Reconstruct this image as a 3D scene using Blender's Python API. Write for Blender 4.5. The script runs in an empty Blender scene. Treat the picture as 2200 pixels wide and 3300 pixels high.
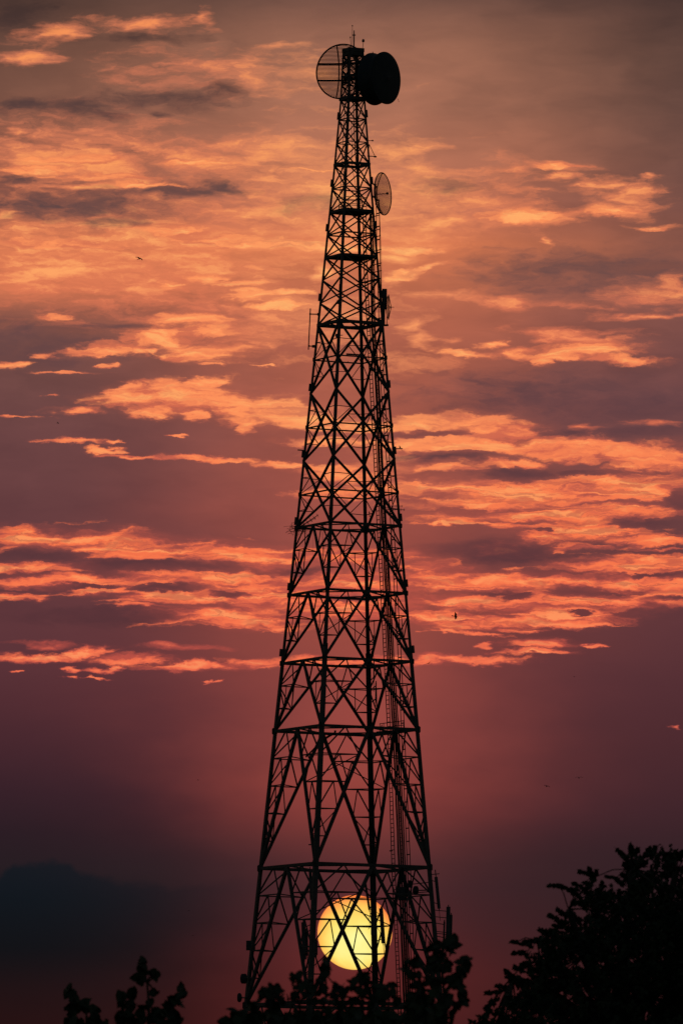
import bpy, bmesh, math, random
from mathutils import Vector, Matrix

random.seed(7)
scene = bpy.context.scene
COL = scene.collection

# ------------------------------------------------------------------ camera
F_PX, W_PX, H_PX = 26000.0, 2200.0, 3300.0      # long lens, in photo pixels
HORIZON = 4150.0                                # the horizon lies below the frame
PITCH = math.atan((HORIZON - H_PX / 2) / F_PX)
ROLL = math.radians(0.605)
CAM = Vector((0.0, 0.0, 1.7))
ROT = (Matrix.Rotation(math.pi / 2 + PITCH, 3, 'X') @ Matrix.Rotation(ROLL, 3, 'Z'))
cam_data = bpy.data.cameras.new('camera')
cam_data.sensor_fit = 'VERTICAL'
cam_data.sensor_height = 36.0
cam_data.lens = F_PX / H_PX * 36.0
cam_data.clip_start = 0.5
cam_data.clip_end = 120000.0
cam_data.dof.use_dof = True
cam_data.dof.focus_distance = 602.0
cam_data.dof.aperture_fstop = 9.0
cam = bpy.data.objects.new('camera', cam_data)
cam.matrix_world = Matrix.Translation(CAM) @ ROT.to_4x4()
COL.objects.link(cam)
scene.camera = cam


def P(px, py, Y):
    """point of the place seen at photo pixel (px, py), Y metres away"""
    d = ROT @ Vector(((px - W_PX / 2) / F_PX, -(py - H_PX / 2) / F_PX, -1.0))
    return CAM + d * (Y / d.y)


def proj(p):
    c = ROT.transposed() @ (Vector(p) - CAM)
    return (W_PX / 2 + F_PX * c.x / -c.z, H_PX / 2 - F_PX * c.y / -c.z)


# ------------------------------------------------------------------ render settings
scene.view_settings.view_transform = 'Standard'
scene.view_settings.look = 'None'
scene.view_settings.exposure = 0.0
scene.view_settings.gamma = 1.0
scene.cycles.use_denoising = False
scene.cycles.max_bounces = 6
scene.render.film_transparent = False

# ------------------------------------------------------------------ sun
SUN_PX, SUN_PY, SUN_R = 1143.0, 3005.0, 120.0
sun_dir = (P(SUN_PX, SUN_PY, 100.0) - CAM).normalized()
SUN_EL = math.asin(sun_dir.z)
SUN_AZ = math.atan2(sun_dir.x, sun_dir.y)
sl = bpy.data.lights.new('sun_light', 'SUN')
sl.energy = 0.35
sl.angle = math.radians(0.53)
sl.color = (1.0, 0.5, 0.22)
sun_lamp = bpy.data.objects.new('sun_light', sl)
sun_lamp.rotation_euler = (-sun_dir).to_track_quat('-Z', 'Y').to_euler()
sun_lamp.location = (0, 0, 200)
COL.objects.link(sun_lamp)


def lin(c):
    return tuple((v / 255 / 12.92) if v / 255 <= 0.04045 else ((v / 255 + 0.055) / 1.055) ** 2.4 for v in c)


# ------------------------------------------------------------------ world: the sunset sky
world = bpy.data.worlds.new('World')
scene.world = world
world.use_nodes = True
NT = world.node_tree
NT.nodes.clear()
ND, LK = NT.nodes, NT.links
world.cycles.sampling_method = 'MANUAL'
world.cycles.sample_map_resolution = 512


def put(sock, v):
    if isinstance(v, bpy.types.NodeSocket):
        LK.new(v, sock)
    else:
        sock.default_value = v


def M(op, a, b=0.0, c=0.0, clamp=False):
    n = ND.new('ShaderNodeMath')
    n.operation = op
    n.use_clamp = clamp
    put(n.inputs[0], a)
    put(n.inputs[1], b)
    put(n.inputs[2], c)
    return n.outputs[0]


def VM(op, a, b=(0, 0, 0), c=(0, 0, 0)):
    n = ND.new('ShaderNodeVectorMath')
    n.operation = op
    put(n.inputs[0], a)
    put(n.inputs[1], b)
    if op == 'MULTIPLY_ADD':
        put(n.inputs[2], c)
    return n.outputs['Value'] if op in ('LENGTH', 'DOT_PRODUCT') else n.outputs[0]


def step(x, lo, hi, t0=0.0, t1=1.0, kind='SMOOTHSTEP'):
    n = ND.new('ShaderNodeMapRange')
    n.interpolation_type = kind
    n.clamp = True
    put(n.inputs['Value'], x)
    put(n.inputs['From Min'], lo)
    put(n.inputs['From Max'], hi)
    put(n.inputs['To Min'], t0)
    put(n.inputs['To Max'], t1)
    return n.outputs[0]


def noise(vec, detail=6.0, rough=0.55, scale=1.0, kind='FBM', color=False, dist=0.0):
    n = ND.new('ShaderNodeTexNoise')
    n.noise_dimensions = '3D'
    n.noise_type = kind
    put(n.inputs['Vector'], vec)
    put(n.inputs['Scale'], scale)
    put(n.inputs['Detail'], detail)
    put(n.inputs['Roughness'], rough)
    put(n.inputs['Distortion'], dist)
    return n.outputs['Color' if color else 'Fac']


def mixc(fac, a, b):
    n = ND.new('ShaderNodeMix')
    n.data_type = 'RGBA'
    n.clamp_factor = True
    put(n.inputs[0], fac)
    put(n.inputs[6], a if isinstance(a, bpy.types.NodeSocket) else tuple(a) + (1.0,))
    put(n.inputs[7], b if isinstance(b, bpy.types.NodeSocket) else tuple(b) + (1.0,))
    return n.outputs[2]


def ramp(fac, stops, interp='LINEAR'):
    n = ND.new('ShaderNodeValToRGB')
    put(n.inputs[0], fac)
    cr = n.color_ramp
    cr.interpolation = interp
    while len(cr.elements) > 1:
        cr.elements.remove(cr.elements[-1])
    cr.elements[0].position = stops[0][0]
    cr.elements[0].color = tuple(stops[0][1]) + (1.0,)
    for p, c in stops[1:]:
        e = cr.elements.new(p)
        e.color = tuple(c) + (1.0,)
    return n.outputs[0]


def yramp(fac, table):
    return ramp(fac, [(y / 3300.0, lin(c)) for y, c in table], 'LINEAR')


tc = ND.new('ShaderNodeTexCoord')
sep = ND.new('ShaderNodeSeparateXYZ')
LK.new(tc.outputs['Generated'], sep.inputs[0])
dx, dy, dz = sep.outputs
az = M('ARCTAN2', dx, dy)                    # bearing from due "ahead"
el = M('ARCSINE', dz)                        # height above the horizon
# sky coordinates: hundredths of 1/260 rad, x to the right, y downwards from the top cloud deck
sx0 = M('MULTIPLY_ADD', az, F_PX / 100, W_PX / 200)
sy0 = M('MULTIPLY_ADD', el, -F_PX / 100, (H_PX / 2 + PITCH * F_PX) / 100)
# the camera stands 0.6 degrees off level: cloud decks lie along the same slope
cr_, sr_ = math.cos(ROLL), math.sin(ROLL)
sx = M('ADD', M('MULTIPLY_ADD', sx0, cr_, 11.0 - 11.0 * cr_ + 16.5 * sr_), M('MULTIPLY', sy0, -sr_))
sy = M('ADD', M('MULTIPLY_ADD', sy0, cr_, 16.5 - 16.5 * cr_ - 11.0 * sr_), M('MULTIPLY', sx0, sr_))
cmb = ND.new('ShaderNodeCombineXYZ')
LK.new(sx, cmb.inputs[0])
LK.new(sy, cmb.inputs[1])
q = cmb.outputs[0]

# slow and fine drift of the air that bends every cloud edge
w1 = VM('MULTIPLY', VM('SUBTRACT', noise(VM('MULTIPLY', q, (0.40, 1.3, 1)), 4, 0.55, color=True), (0.5, 0.5, 0.5)), (2.6, 0.60, 0))
w2 = VM('MULTIPLY', VM('SUBTRACT', noise(VM('MULTIPLY', q, (1.7, 4.4, 1)), 6, 0.62, color=True), (0.5, 0.5, 0.5)), (1.1, 0.34, 0))
p1 = VM('ADD', VM('ADD', q, w1), w2)
psoft = VM('ADD', q, VM('MULTIPLY', w1, (1.3, 1.5, 0)))
# sheared copies for streaks that climb or fall to the right
def shear(vec, k):
    s = ND.new('ShaderNodeSeparateXYZ')
    LK.new(vec, s.inputs[0])
    yy = M('MULTIPLY_ADD', s.outputs[0], -k, s.outputs[1])
    c = ND.new('ShaderNodeCombineXYZ')
    LK.new(s.outputs[0], c.inputs[0])
    LK.new(yy, c.inputs[1])
    return c.outputs[0]


LAST = {}
SH = [-0.22, -0.08, 0.0, 0.07]
PC = {k: (shear(p1, k) if k else p1) for k in SH}
PS = {k: (shear(psoft, k) if k else psoft) for k in SH}


def field(coords, blobs, k=0.22):
    """union of soft ellipses (x, y, half width, half height, strength, slope): 1 in the middle, 0 at the edge"""
    acc = None
    live = {}
    for i, b in enumerate(blobs):
        if i % 14 == 0:
            # tie each batch to the one before, so the renderer works through them in turn
            prev = acc if acc is not None else LAST.get('f')
            live = {}
            if prev is not None:
                tie = ND.new('ShaderNodeCombineXYZ')
                LK.new(M('MULTIPLY', prev, 1e-7), tie.inputs[2])
        x, y, a, h = b[:4]
        s = b[4] if len(b) > 4 else 1.0
        t = b[5] if len(b) > 5 else 0.0
        kk = min(SH, key=lambda v: abs(v - t))
        if kk not in live:
            live[kk] = VM('ADD', coords[kk], tie.outputs[0]) if prev is not None else coords[kk]
        x, y, a, h = x / 100, y / 100, a / 100, h / 100
        yc = y - kk * x
        v = VM('MULTIPLY_ADD', live[kk], (1 / a, 1 / h, 1), (-x / a, -yc / h, 1.0 - s))
        d = VM('LENGTH', v)
        acc = d if acc is None else M('SMOOTH_MIN', acc, d, k)
    LAST['f'] = acc
    return M('SUBTRACT', 1.0, acc)


v01 = M('DIVIDE', sy, 33.0)
u01 = M('DIVIDE', sx, 22.0)
left_col = yramp(v01, [(0, (74, 54, 48)), (150, (98, 68, 58)), (300, (112, 76, 64)), (420, (128, 82, 68)), (560, (130, 80, 68)), (680, (112, 72, 66)),
                       (820, (190, 108, 78)), (930, (200, 112, 78)), (1010, (140, 86, 72)), (1100, (112, 74, 69)), (1400, (106, 67, 67)), (1650, (101, 61, 63)),
                       (1900, (96, 56, 60)), (2100, (92, 52, 57)), (2250, (82, 45, 51)), (2400, (70, 39, 46)), (2550, (55, 33, 41)), (2680, (43, 29, 36)),
                       (2800, (38, 29, 34)), (2900, (26, 25, 29)), (3050, (20, 19, 22)), (3180, (32, 19, 21)), (3300, (38, 18, 19))])
mid_col = yramp(v01, [(0, (118, 82, 70)), (150, (156, 104, 83)), (350, (172, 112, 88)), (520, (186, 115, 88)), (680, (188, 110, 86)), (790, (222, 124, 82)), (900, (196, 110, 78)),
                      (1020, (180, 100, 76)), (1200, (172, 94, 74)), (1400, (166, 88, 72)), (1600, (160, 82, 70)), (1800, (154, 76, 66)), (2000, (152, 74, 63)), (2200, (152, 72, 64)),
                      (2400, (150, 70, 63)), (2520, (146, 66, 59)), (2620, (128, 58, 54)), (2700, (102, 50, 49)), (2780, (76, 42, 44)), (2860, (64, 38, 42)),
                      (2960, (66, 35, 39)), (3080, (78, 34, 36)), (3200, (82, 33, 33)), (3300, (78, 30, 30))])
right_col = yramp(v01, [(0, (64, 48, 46)), (200, (80, 60, 55)), (420, (90, 66, 61)), (560, (98, 70, 65)), (700, (108, 73, 67)), (850, (112, 75, 70)), (1000, (124, 79, 73)), (1150, (116, 73, 70)),
                        (1300, (108, 69, 70)), (1500, (110, 67, 67)), (1700, (104, 62, 63)), (1900, (98, 56, 59)), (2050, (92, 52, 56)), (2200, (84, 47, 52)), (2400, (76, 42, 47)),
                        (2600, (64, 37, 43)), (2750, (52, 33, 38)), (2860, (50, 32, 36)), (3000, (54, 31, 34)), (3150, (56, 28, 30)), (3300, (56, 26, 28))])
BIG = noise(VM('MULTIPLY', q, (0.16, 0.34, 1)), 4, 0.5)
ub = M('MULTIPLY_ADD', M('SUBTRACT', BIG, 0.5), 0.22, u01)
low = step(sy, 7.5, 14.0)
# the warm column over the sun thins out evenly to both sides
off = M('SUBTRACT', ub, 0.52)
wid = M('ADD', M('MULTIPLY_ADD', low, -0.12, 0.36), M('MULTIPLY', step(sy, 20.0, 24.0), -0.025))
e2 = M('DIVIDE', off, wid)
bell = M('EXPONENT', M('MULTIPLY', M('MULTIPLY', e2, e2), -1.0))
base = mixc(bell, mixc(step(ub, 0.2, 0.8), left_col, right_col), mid_col)
# soft mottling of the high veil
veil = noise(VM('MULTIPLY', psoft, (0.36, 1.0, 1)), 6, 0.5)
upper = step(sy, 24.0, 9.0)
mott = M('MULTIPLY', M('SUBTRACT', veil, 0.5), M('MULTIPLY_ADD', upper, 0.8, 0.10))
base = VM('MULTIPLY', base, mixc(M('ADD', mott, 0.5, clamp=True), (0.62, 0.66, 0.72), (1.38, 1.34, 1.28)))

# ---- soft, out-of-reach glowing cloud of the upper sky
SOFT = [(350, 790, 700, 240, 0.46), (1000, 640, 560, 220, 0.4), (250, 480, 420, 130, 0.36), (750, 240, 420, 90, 0.3), (1400, 640, 460, 140, 0.24), (900, 1030, 420, 130, 0.35), (151, 112, 100, 34, 1.0, -0.22), (65, 193, 120, 28, 1.0), (450, 82, 170, 28, 0.8), (652, 63, 36, 24, 0.6), (900, 144, 120, 13, 0.55), (700, 225, 200, 40, 0.4, 0.07),
        (210, 520, 290, 74, 0.95, 0.07), (120, 545, 150, 30, 1.0, -0.08), (430, 595, 200, 22, 0.9, 0.07), (640, 515, 240, 52, 0.62), (850, 480, 210, 60, 0.5), (250, 605, 180, 14, 0.9), (20, 425, 60, 14, 0.7),
        (30, 705, 80, 26, 1.0), (210, 782, 240, 30, 1.0), (505, 748, 180, 44, 1.0), (700, 780, 200, 22, 1.0), (870, 792, 290, 16, 1.1), (1130, 795, 200, 18, 1.1), (1310, 800, 110, 26, 1.0), (1290, 835, 110, 20, 0.9, -0.08),
        (1802, 537, 120, 19, 1.0, 0.07), (1790, 576, 80, 15, 0.9), (1950, 598, 80, 20, 0.75), (1700, 697, 170, 28, 0.95, 0.07), (1945, 685, 140, 28, 1.0), (1760, 775, 24, 10, 0.8), (2055, 568, 42, 6, 0.7),
        (2130, 740, 100, 9, 0.5), (1300, 482, 170, 36, 0.5), (1600, 545, 120, 20, 0.4), (2030, 640, 140, 60, 0.42), (1390, 700, 250, 80, 0.4), (1560, 660, 160, 40, 0.4), (1400, 545, 190, 22, 0.5, 0.07),
        (170, 880, 380, 84, 0.88), (450, 930, 280, 60, 0.55), (700, 850, 260, 50, 0.5), (850, 1040, 180, 30, 0.4, -0.08), (800, 1122, 80, 24, 0.5), (1270, 893, 65, 24, 0.9, -0.08), (1385, 868, 80, 11, 0.9, -0.22), (1010, 882, 45, 28, 0.85),
        (2090, 1022, 160, 12, 0.65), (2110, 940, 150, 60, 0.5), (1620, 972, 400, 20, 0.36, 0.07), (1320, 1045, 80, 36, 0.5, 0.07), (1390, 1105, 60, 40, 0.48), (1850, 1080, 190, 32, 0.6, 0.07), (1675, 1135, 60, 24, 0.6),
        (1330, 1170, 160, 40, 0.3), (1600, 1775, 120, 26, 0.36), (600, 2088, 160, 12, 0.4), (130, 2085, 130, 13, 0.4), (2110, 1365, 110, 17, 0.5), (1895, 1376, 56, 18, 0.75), (1190, 1500, 160, 60, 0.35), (1100, 1900, 320, 130, 0.3)]
sn = noise(VM('MULTIPLY', p1, (0.70, 2.7, 1)), 8, 0.62)
sF = M('MULTIPLY_ADD', M('SUBTRACT', sn, 0.5), 2.5, field(PS, SOFT, 0.35))
sa = step(sF, -0.35, 0.75)
sfl = step(sF, 0.30, 1.05)
soft_col = yramp(v01, [(0, (214, 122, 86)), (300, (214, 122, 90)), (520, (230, 130, 90)), (800, (240, 134, 88)), (1000, (226, 120, 86)), (1300, (222, 112, 80)), (1700, (206, 92, 74)), (2200, (180, 76, 68))])
soft_hi = yramp(v01, [(0, (248, 146, 88)), (500, (255, 160, 94)), (800, (255, 172, 104)), (1100, (252, 146, 94)), (1500, (255, 136, 84)), (2200, (238, 108, 78))])
colr = mixc(M('MULTIPLY', sa, 0.9), base, soft_col)
colr = mixc(M('MULTIPLY', sfl, 0.95), colr, soft_hi)

# ---- purple-grey shadowed cloud
DARK = [(260, 665, 330, 50, 0.9), (560, 615, 240, 34, 0.9), (230, 345, 260, 34, 0.7), (560, 330, 260, 40, 0.55), (1000, 660, 150, 30, 0.35), (1850, 880, 380, 90, 0.6), (1450, 600, 160, 30, 0.35), (130, 1130, 220, 60, 0.6), (1750, 1260, 420, 80, 0.6), (470, 622, 115, 24), (712, 608, 95, 26), (90, 578, 110, 20), (150, 668, 230, 46, 0.85), (515, 376, 60, 16, 0.8), (320, 368, 85, 18, 0.8, 0.07),
        (45, 50, 130, 70, 0.9), (60, 338, 150, 26, 0.75), (330, 715, 120, 28, 0.7), (700, 300, 160, 30, 0.6), (450, 130, 260, 22, 0.45),
        (80, 1075, 200, 40, 0.6), (330, 1050, 130, 16, 0.6), (1750, 870, 300, 55, 0.5), (2080, 850, 160, 25, 0.5),
        (1840, 1395, 95, 18, 0.8), (2060, 1400, 130, 22, 0.8), (1640, 1525, 140, 16, 0.9), (1420, 1480, 110, 10, 0.8), (2130, 1660, 110, 26, 0.8), (1640, 1790, 170, 42, 0.9), (2060, 1300, 250, 60, 0.4),
        (430, 1815, 200, 18, 0.9), (80, 1785, 130, 14, 0.9), (300, 1985, 350, 36, 0.75), (1640, 1920, 90, 9, 0.8), (1560, 1270, 260, 60, 0.3)]
dn = noise(VM('MULTIPLY', p1, (0.8, 2.4, 1)), 7, 0.6)
dk = step(M('MULTIPLY_ADD', M('SUBTRACT', dn, 0.5), 2.2, field(PS, DARK, 0.4)), -0.4, 1.0)
dark_col = yramp(v01, [(0, (64, 47, 44)), (400, (80, 60, 60)), (620, (80, 64, 66)), (900, (104, 74, 72)), (1300, (94, 63, 67)), (1700, (92, 56, 60)), (2100, (84, 48, 53)), (3300, (50, 30, 34))])
colr = mixc(M('MULTIPLY', dk, 0.86), colr, dark_col)


# ---- crisp lit clouds with ragged edges
CRISP = [(-380, 1240, 150, 24), (-760, 1330, 200, 30), (-430, 2120, 240, 12), (-950, 1080, 180, 22), (2640, 1420, 200, 26), (2560, 1120, 140, 20), (2950, 1280, 220, 26), (2700, 740, 160, 16), (-500, 760, 240, 20), (900, 791, 270, 9), (1130, 798, 180, 10), (1300, 806, 120, 15, 0.9), (560, 748, 120, 20, 0.85), (210, 786, 190, 15, 0.85), (730, 772, 160, 11, 0.8), (300, 572, 180, 11, 0.75), (120, 545, 130, 14, 0.8), (240, 515, 170, 14, 0.65), (420, 598, 150, 9, 0.8),
         (1802, 537, 100, 11, 0.8), (1700, 702, 140, 15, 0.8), (1945, 688, 125, 15, 0.85), (640, 530, 120, 8, 0.5), (1000, 542, 70, 4, 0.6), (2130, 742, 70, 4, 0.5), (540, 915, 85, 15), (660, 890, 75, 17), (800, 907, 90, 13), (845, 860, 50, 11), (825, 955, 75, 20), (940, 942, 70, 14), (905, 985, 90, 12, 0.8, -0.08),
         (180, 1020, 60, 10, 0.75, -0.08), (590, 1032, 140, 20), (535, 1087, 142, 30), (690, 1068, 78, 12), (312, 1126, 108, 19, 1, -0.08), (432, 1130, 42, 18), (490, 1127, 34, 9), (537, 1148, 42, 9),
         (655, 1135, 105, 32), (45, 1175, 56, 13, 0.8), (337, 1172, 24, 7, 0.8), (680, 1178, 36, 6, 0.85), (820, 1179, 34, 4, 0.8), (145, 1140, 40, 10, 0.55), (220, 1200, 80, 5, 0.4),
         (410, 1280, 112, 36, 1, -0.08), (590, 1282, 200, 44), (490, 1335, 90, 18), (660, 1240, 85, 20, 1, -0.22), (630, 1338, 40, 18), (780, 1320, 100, 44), (795, 1372, 36, 26), (890, 1328, 160, 42, 1, 0.07), (1000, 1352, 150, 24),
         (240, 1325, 70, 12, 0.75, 0.07), (60, 1340, 60, 5, 0.5), (170, 1270, 40, 5, 0.4), (590, 1409, 26, 4, 0.6),
         (230, 1428, 90, 8), (330, 1452, 46, 10), (365, 1428, 34, 5, 0.9), (440, 1473, 100, 6, 0.95, 0.07), (700, 1482, 150, 8, 1, 0.07), (905, 1500, 85, 12), (980, 1430, 85, 8), (1040, 1515, 120, 14, 0.9),
         (1270, 895, 50, 18, 0.8), (1385, 866, 70, 8, 0.9, -0.22),
         (1130, 1372, 220, 18), (1100, 1425, 170, 12), (1450, 1368, 240, 26), (1600, 1388, 120, 28), (1460, 1430, 250, 24), (1830, 1448, 200, 33), (2080, 1470, 160, 38), (1660, 1440, 160, 24),
         (1400, 1510, 120, 13, 0.75), (1640, 1492, 140, 14), (1120, 1535, 130, 22, 0.8), (1130, 1592, 150, 16, 0.8),
         (1520, 1140, 100, 12, 0.95, 0.07), (1585, 1107, 42, 12, 0.75), (1675, 1135, 52, 20, 0.6), (1735, 1165, 34, 12, 0.9), (1890, 1130, 150, 27), (2010, 1164, 130, 13), (1800, 1150, 90, 16, 0.8),
         (1740, 2100, 115, 9), (1750, 2072, 100, 16), (1570, 2078, 28, 7, 0.6), (1490, 2124, 180, 14), (1380, 2122, 90, 16), (1110, 2130, 220, 15, 0.95), (1917, 2077, 50, 7, 0.85), (2165, 2340, 26, 4, 0.45),
         (110, 2122, 170, 12, 1, -0.02), (285, 2105, 80, 13, 1, -0.08), (410, 2125, 120, 17), (640, 2147, 155, 14), (850, 2136, 105, 15), (237, 2163, 40, 8), (325, 2161, 50, 9), (397, 2158, 30, 8),
         (232, 2192, 24, 5, 0.85), (322, 2191, 46, 4, 0.8), (68, 2169, 26, 4, 0.6), (690, 2197, 18, 3, 0.7)]
# banks broken into ripples
RIPPLE = [(-420, 1745, 240, 26), (-800, 1830, 320, 30), (-500, 1930, 220, 22), (-1150, 1900, 260, 26), (2620, 1640, 260, 34), (2560, 1800, 180, 24), (2900, 1900, 330, 28), (3050, 1720, 260, 26), (1480, 1572, 210, 20), (1750, 1590, 370, 44), (2060, 1575, 210, 48), (1560, 1622, 200, 22), (2000, 1640, 150, 22),
          (90, 1735, 170, 30), (370, 1752, 210, 34, 1, 0.07), (430, 1790, 160, 13), (760, 1790, 240, 30, 1, 0.07), (110, 1830, 180, 18, 0.8), (220, 1874, 260, 20), (520, 1855, 130, 24), (700, 1868, 160, 28),
          (310, 1905, 90, 14), (470, 1925, 90, 20), (640, 1927, 135, 22), (850, 1925, 110, 55), (720, 1990, 200, 28, 1, 0.07), (470, 1955, 80, 8, 0.9), (60, 1925, 90, 12, 0.7), (890, 2010, 60, 8, 0.8),
          (1780, 1660, 370, 16), (1645, 1690, 62, 12), (1490, 1681, 110, 4, 0.8), (1860, 1706, 170, 27), (1760, 1733, 80, 16), (1810, 1764, 50, 13, 0.9, -0.22), (2090, 1742, 130, 18), (1900, 1762, 90, 6, 0.7), (2150, 1773, 70, 4, 0.7),
          (2030, 1825, 200, 27), (1400, 1858, 110, 38), (1600, 1880, 170, 27), (1850, 1870, 120, 20), (2020, 1872, 160, 26), (2160, 1890, 80, 28), (1470, 1936, 110, 22), (1690, 1945, 150, 32), (1980, 1940, 180, 23), (2180, 1942, 46, 14),
          (1420, 1995, 110, 25, 0.9), (1590, 2006, 130, 20), (1820, 1990, 170, 25), (1405, 2036, 46, 5, 0.85), (1545, 2043, 80, 5, 0.9, 0.07), (1675, 2031, 90, 6, 0.9),
          (1130, 1790, 200, 24, 0.85), (1130, 1890, 190, 30, 0.9), (1110, 1965, 190, 36, 0.9)]
en = noise(VM('MULTIPLY', p1, (0.85, 2.8, 1)), 7, 0.56)
wave = noise(VM('MULTIPLY', p1, (0.46, 3.9, 1)), 3.5, 0.5, dist=0.5)
fine = noise(VM('MULTIPLY', p1, (2.4, 8.5, 1)), 6, 0.6)
GAPS = [(510, 1826, 250, 20), (130, 1795, 150, 15), (255, 1893, 85, 8), (490, 1897, 105, 12), (735, 1913, 90, 11), (1650, 1926, 65, 13), (1650, 1530, 135, 24), (1865, 1523, 80, 11),
        (1415, 1399, 150, 9), (2180, 1612, 80, 36), (1470, 1470, 130, 15), (1760, 1711, 60, 6), (2110, 1854, 75, 9), (1835, 1979, 55, 9), (1560, 1772, 260, 40), (2080, 1690, 110, 14), (1300, 1470, 90, 8), (320, 1965, 60, 10),
        (980, 1840, 110, 14), (1110, 1930, 120, 9), (1560, 1915, 60, 8), (1780, 1785, 90, 10)]
gap0 = step(field(PC, GAPS, 0.15), -0.25, 0.6)
gap = M('MULTIPLY', gap0, 1.7)
cF0 = field(PC, CRISP, 0.25)
cF = M('SUBTRACT', M('MULTIPLY_ADD', M('SUBTRACT', en, 0.5), 2.2, cF0), gap)
ca = step(cF, -0.36, 0.34)
rF0 = field(PC, RIPPLE, 0.22)
rF = M('ADD', M('SUBTRACT', M('MULTIPLY_ADD', M('SUBTRACT', en, 0.5), 1.5, rF0), gap), M('MULTIPLY', M('SUBTRACT', wave, 0.47), 3.0))
ra = step(rF, -0.45, 0.45)
lit = yramp(v01, [(0, (250, 148, 90)), (900, (252, 146, 92)), (1300, (255, 144, 90)), (1450, (252, 134, 84)), (1700, (248, 118, 74)), (2000, (250, 118, 77)), (2200, (244, 112, 78)), (2400, (214, 100, 78))])
edge = yramp(v01, [(0, (214, 120, 84)), (1000, (216, 116, 82)), (1500, (206, 98, 76)), (2000, (196, 84, 70)), (2400, (160, 74, 66))])
hot = yramp(v01, [(0, (255, 172, 104)), (1000, (255, 174, 106)), (1450, (255, 158, 96)), (1800, (255, 150, 92)), (2100, (255, 148, 95)), (2400, (230, 120, 90))])
body = M('ADD', M('MULTIPLY', M('SUBTRACT', fine, 0.5), 0.8), M('MULTIPLY', M('SUBTRACT', wave, 0.5), 3.6))
bC = M('ADD', M('MULTIPLY', cF, 0.75), M('MULTIPLY', body, 0.75))
bR = M('ADD', M('MULTIPLY', rF, 0.62), M('MULTIPLY', body, 0.6))
cc = mixc(step(bC, -0.15, 0.40), edge, lit)
cc = mixc(step(bC, 0.35, 0.95), cc, hot)
rc = mixc(step(bR, -0.25, 0.5), edge, lit)
rc = mixc(step(bR, 0.40, 1.05), rc, hot)
# thin dark creases between the ripples
crease = noise(VM('MULTIPLY', p1, (0.50, 4.4, 1)), 2.5, 0.5, dist=0.7)
cre = M('MULTIPLY', step(M('ABSOLUTE', M('SUBTRACT', crease, 0.45)), 0.085, 0.0), 0.62)
rc = mixc(M('MULTIPLY', cre, 0.85), rc, mixc(0.5, edge, base))
cc = mixc(M('MULTIPLY', cre, 0.5), cc, edge)
colr = mixc(M('MULTIPLY', step(rF0, -0.9, 0.6), 0.28), colr, soft_col)
colr = mixc(M('MULTIPLY', gap0, 0.6), colr, dark_col)
colr = mixc(M('MULTIPLY', step(cF0, -0.7, 0.5), 0.22), colr, soft_col)
colr = mixc(M('MULTIPLY', ra, 0.97), colr, rc)
colr = mixc(M('MULTIPLY', ca, 0.97), colr, cc)
# the strip of cloud nearest the sun's bearing runs yellower
near = M('MULTIPLY', step(M('ABSOLUTE', M('SUBTRACT', sx, 11.6)), 5.5, 0.4), M('MAXIMUM', sa, M('MAXIMUM', ca, ra)))
near = M('MULTIPLY', near, step(sy, 18.5, 12.0))
colr = mixc(M('MULTIPLY', near, 0.24), colr, lin((255, 190, 116)))

# ---- blue-black cumulus low on the left
ytop = ramp(u01, [(0.0, (0.62,) * 3), (0.02, (0.42,) * 3), (0.05, (0.40,) * 3), (0.078, (0.36,) * 3), (0.10, (0.38,) * 3), (0.118, (0.54,) * 3), (0.155, (0.62,) * 3), (0.18, (0.72,) * 3),
                  (0.22, (0.70,) * 3), (0.25, (0.80,) * 3), (0.31, (0.72,) * 3), (0.36, (0.62,) * 3), (0.41, (0.66,) * 3), (0.46, (0.72,) * 3)])
lump = noise(VM('MULTIPLY', q, (1.9, 2.4, 1)), 6, 0.6)
depth_in = M('ADD', M('SUBTRACT', M('MULTIPLY', M('SUBTRACT', sy, 27.0), 0.5), M('DIVIDE', M('ADD', ytop, 0.0), 1.0)), M('MULTIPLY', M('SUBTRACT', lump, 0.5), 0.22))
fade_r = step(u01, 0.46, 0.02)
fade_b = step(sy, 32.6, 28.6)
cum = M('MULTIPLY', step(depth_in, -0.06, 0.11), M('MULTIPLY', fade_r, fade_b))
colr = mixc(M('MULTIPLY', cum, 0.84), colr, yramp(v01, [(2700, (20, 27, 34)), (2850, (16, 24, 31)), (2980, (14, 20, 26)), (3120, (15, 17, 22)), (3300, (24, 15, 18))]))

# ---- the dull red aureole about the sun
SX, SY = SUN_PX / 100, SUN_PY / 100
dsun = VM('LENGTH', VM('MULTIPLY_ADD', q, (1, 1, 0), (-SX, -SY, 0)))
aur = M('EXPONENT', M('MULTIPLY', dsun, -0.55))
colr = VM('MULTIPLY_ADD', (0.11, 0.014, 0.010), aur, colr)

# ---- far from the sunset the plain evening sky takes over
sky = ND.new('ShaderNodeTexSky')
sky.sky_type = 'NISHITA'
sky.sun_disc = False
sky.sun_elevation = SUN_EL
sky.sun_rotation = SUN_AZ
sky.dust_density = 3.0
evening = ND.new('ShaderNodeBackground')
LK.new(sky.outputs[0], evening.inputs[0])
evening.inputs[1].default_value = 0.05
sunset = ND.new('ShaderNodeBackground')
LK.new(colr, sunset.inputs[0])
sunset.inputs[1].default_value = 1.0
ahead = M('MULTIPLY', step(M('ABSOLUTE', az), 0.9, 0.2), step(el, 0.6, 0.2))
mx = ND.new('ShaderNodeMixShader')
LK.new(ahead, mx.inputs[0])
LK.new(evening.outputs[0], mx.inputs[1])
LK.new(sunset.outputs[0], mx.inputs[2])
wout = ND.new('ShaderNodeOutputWorld')
LK.new(mx.outputs[0], wout.inputs[0])


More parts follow.
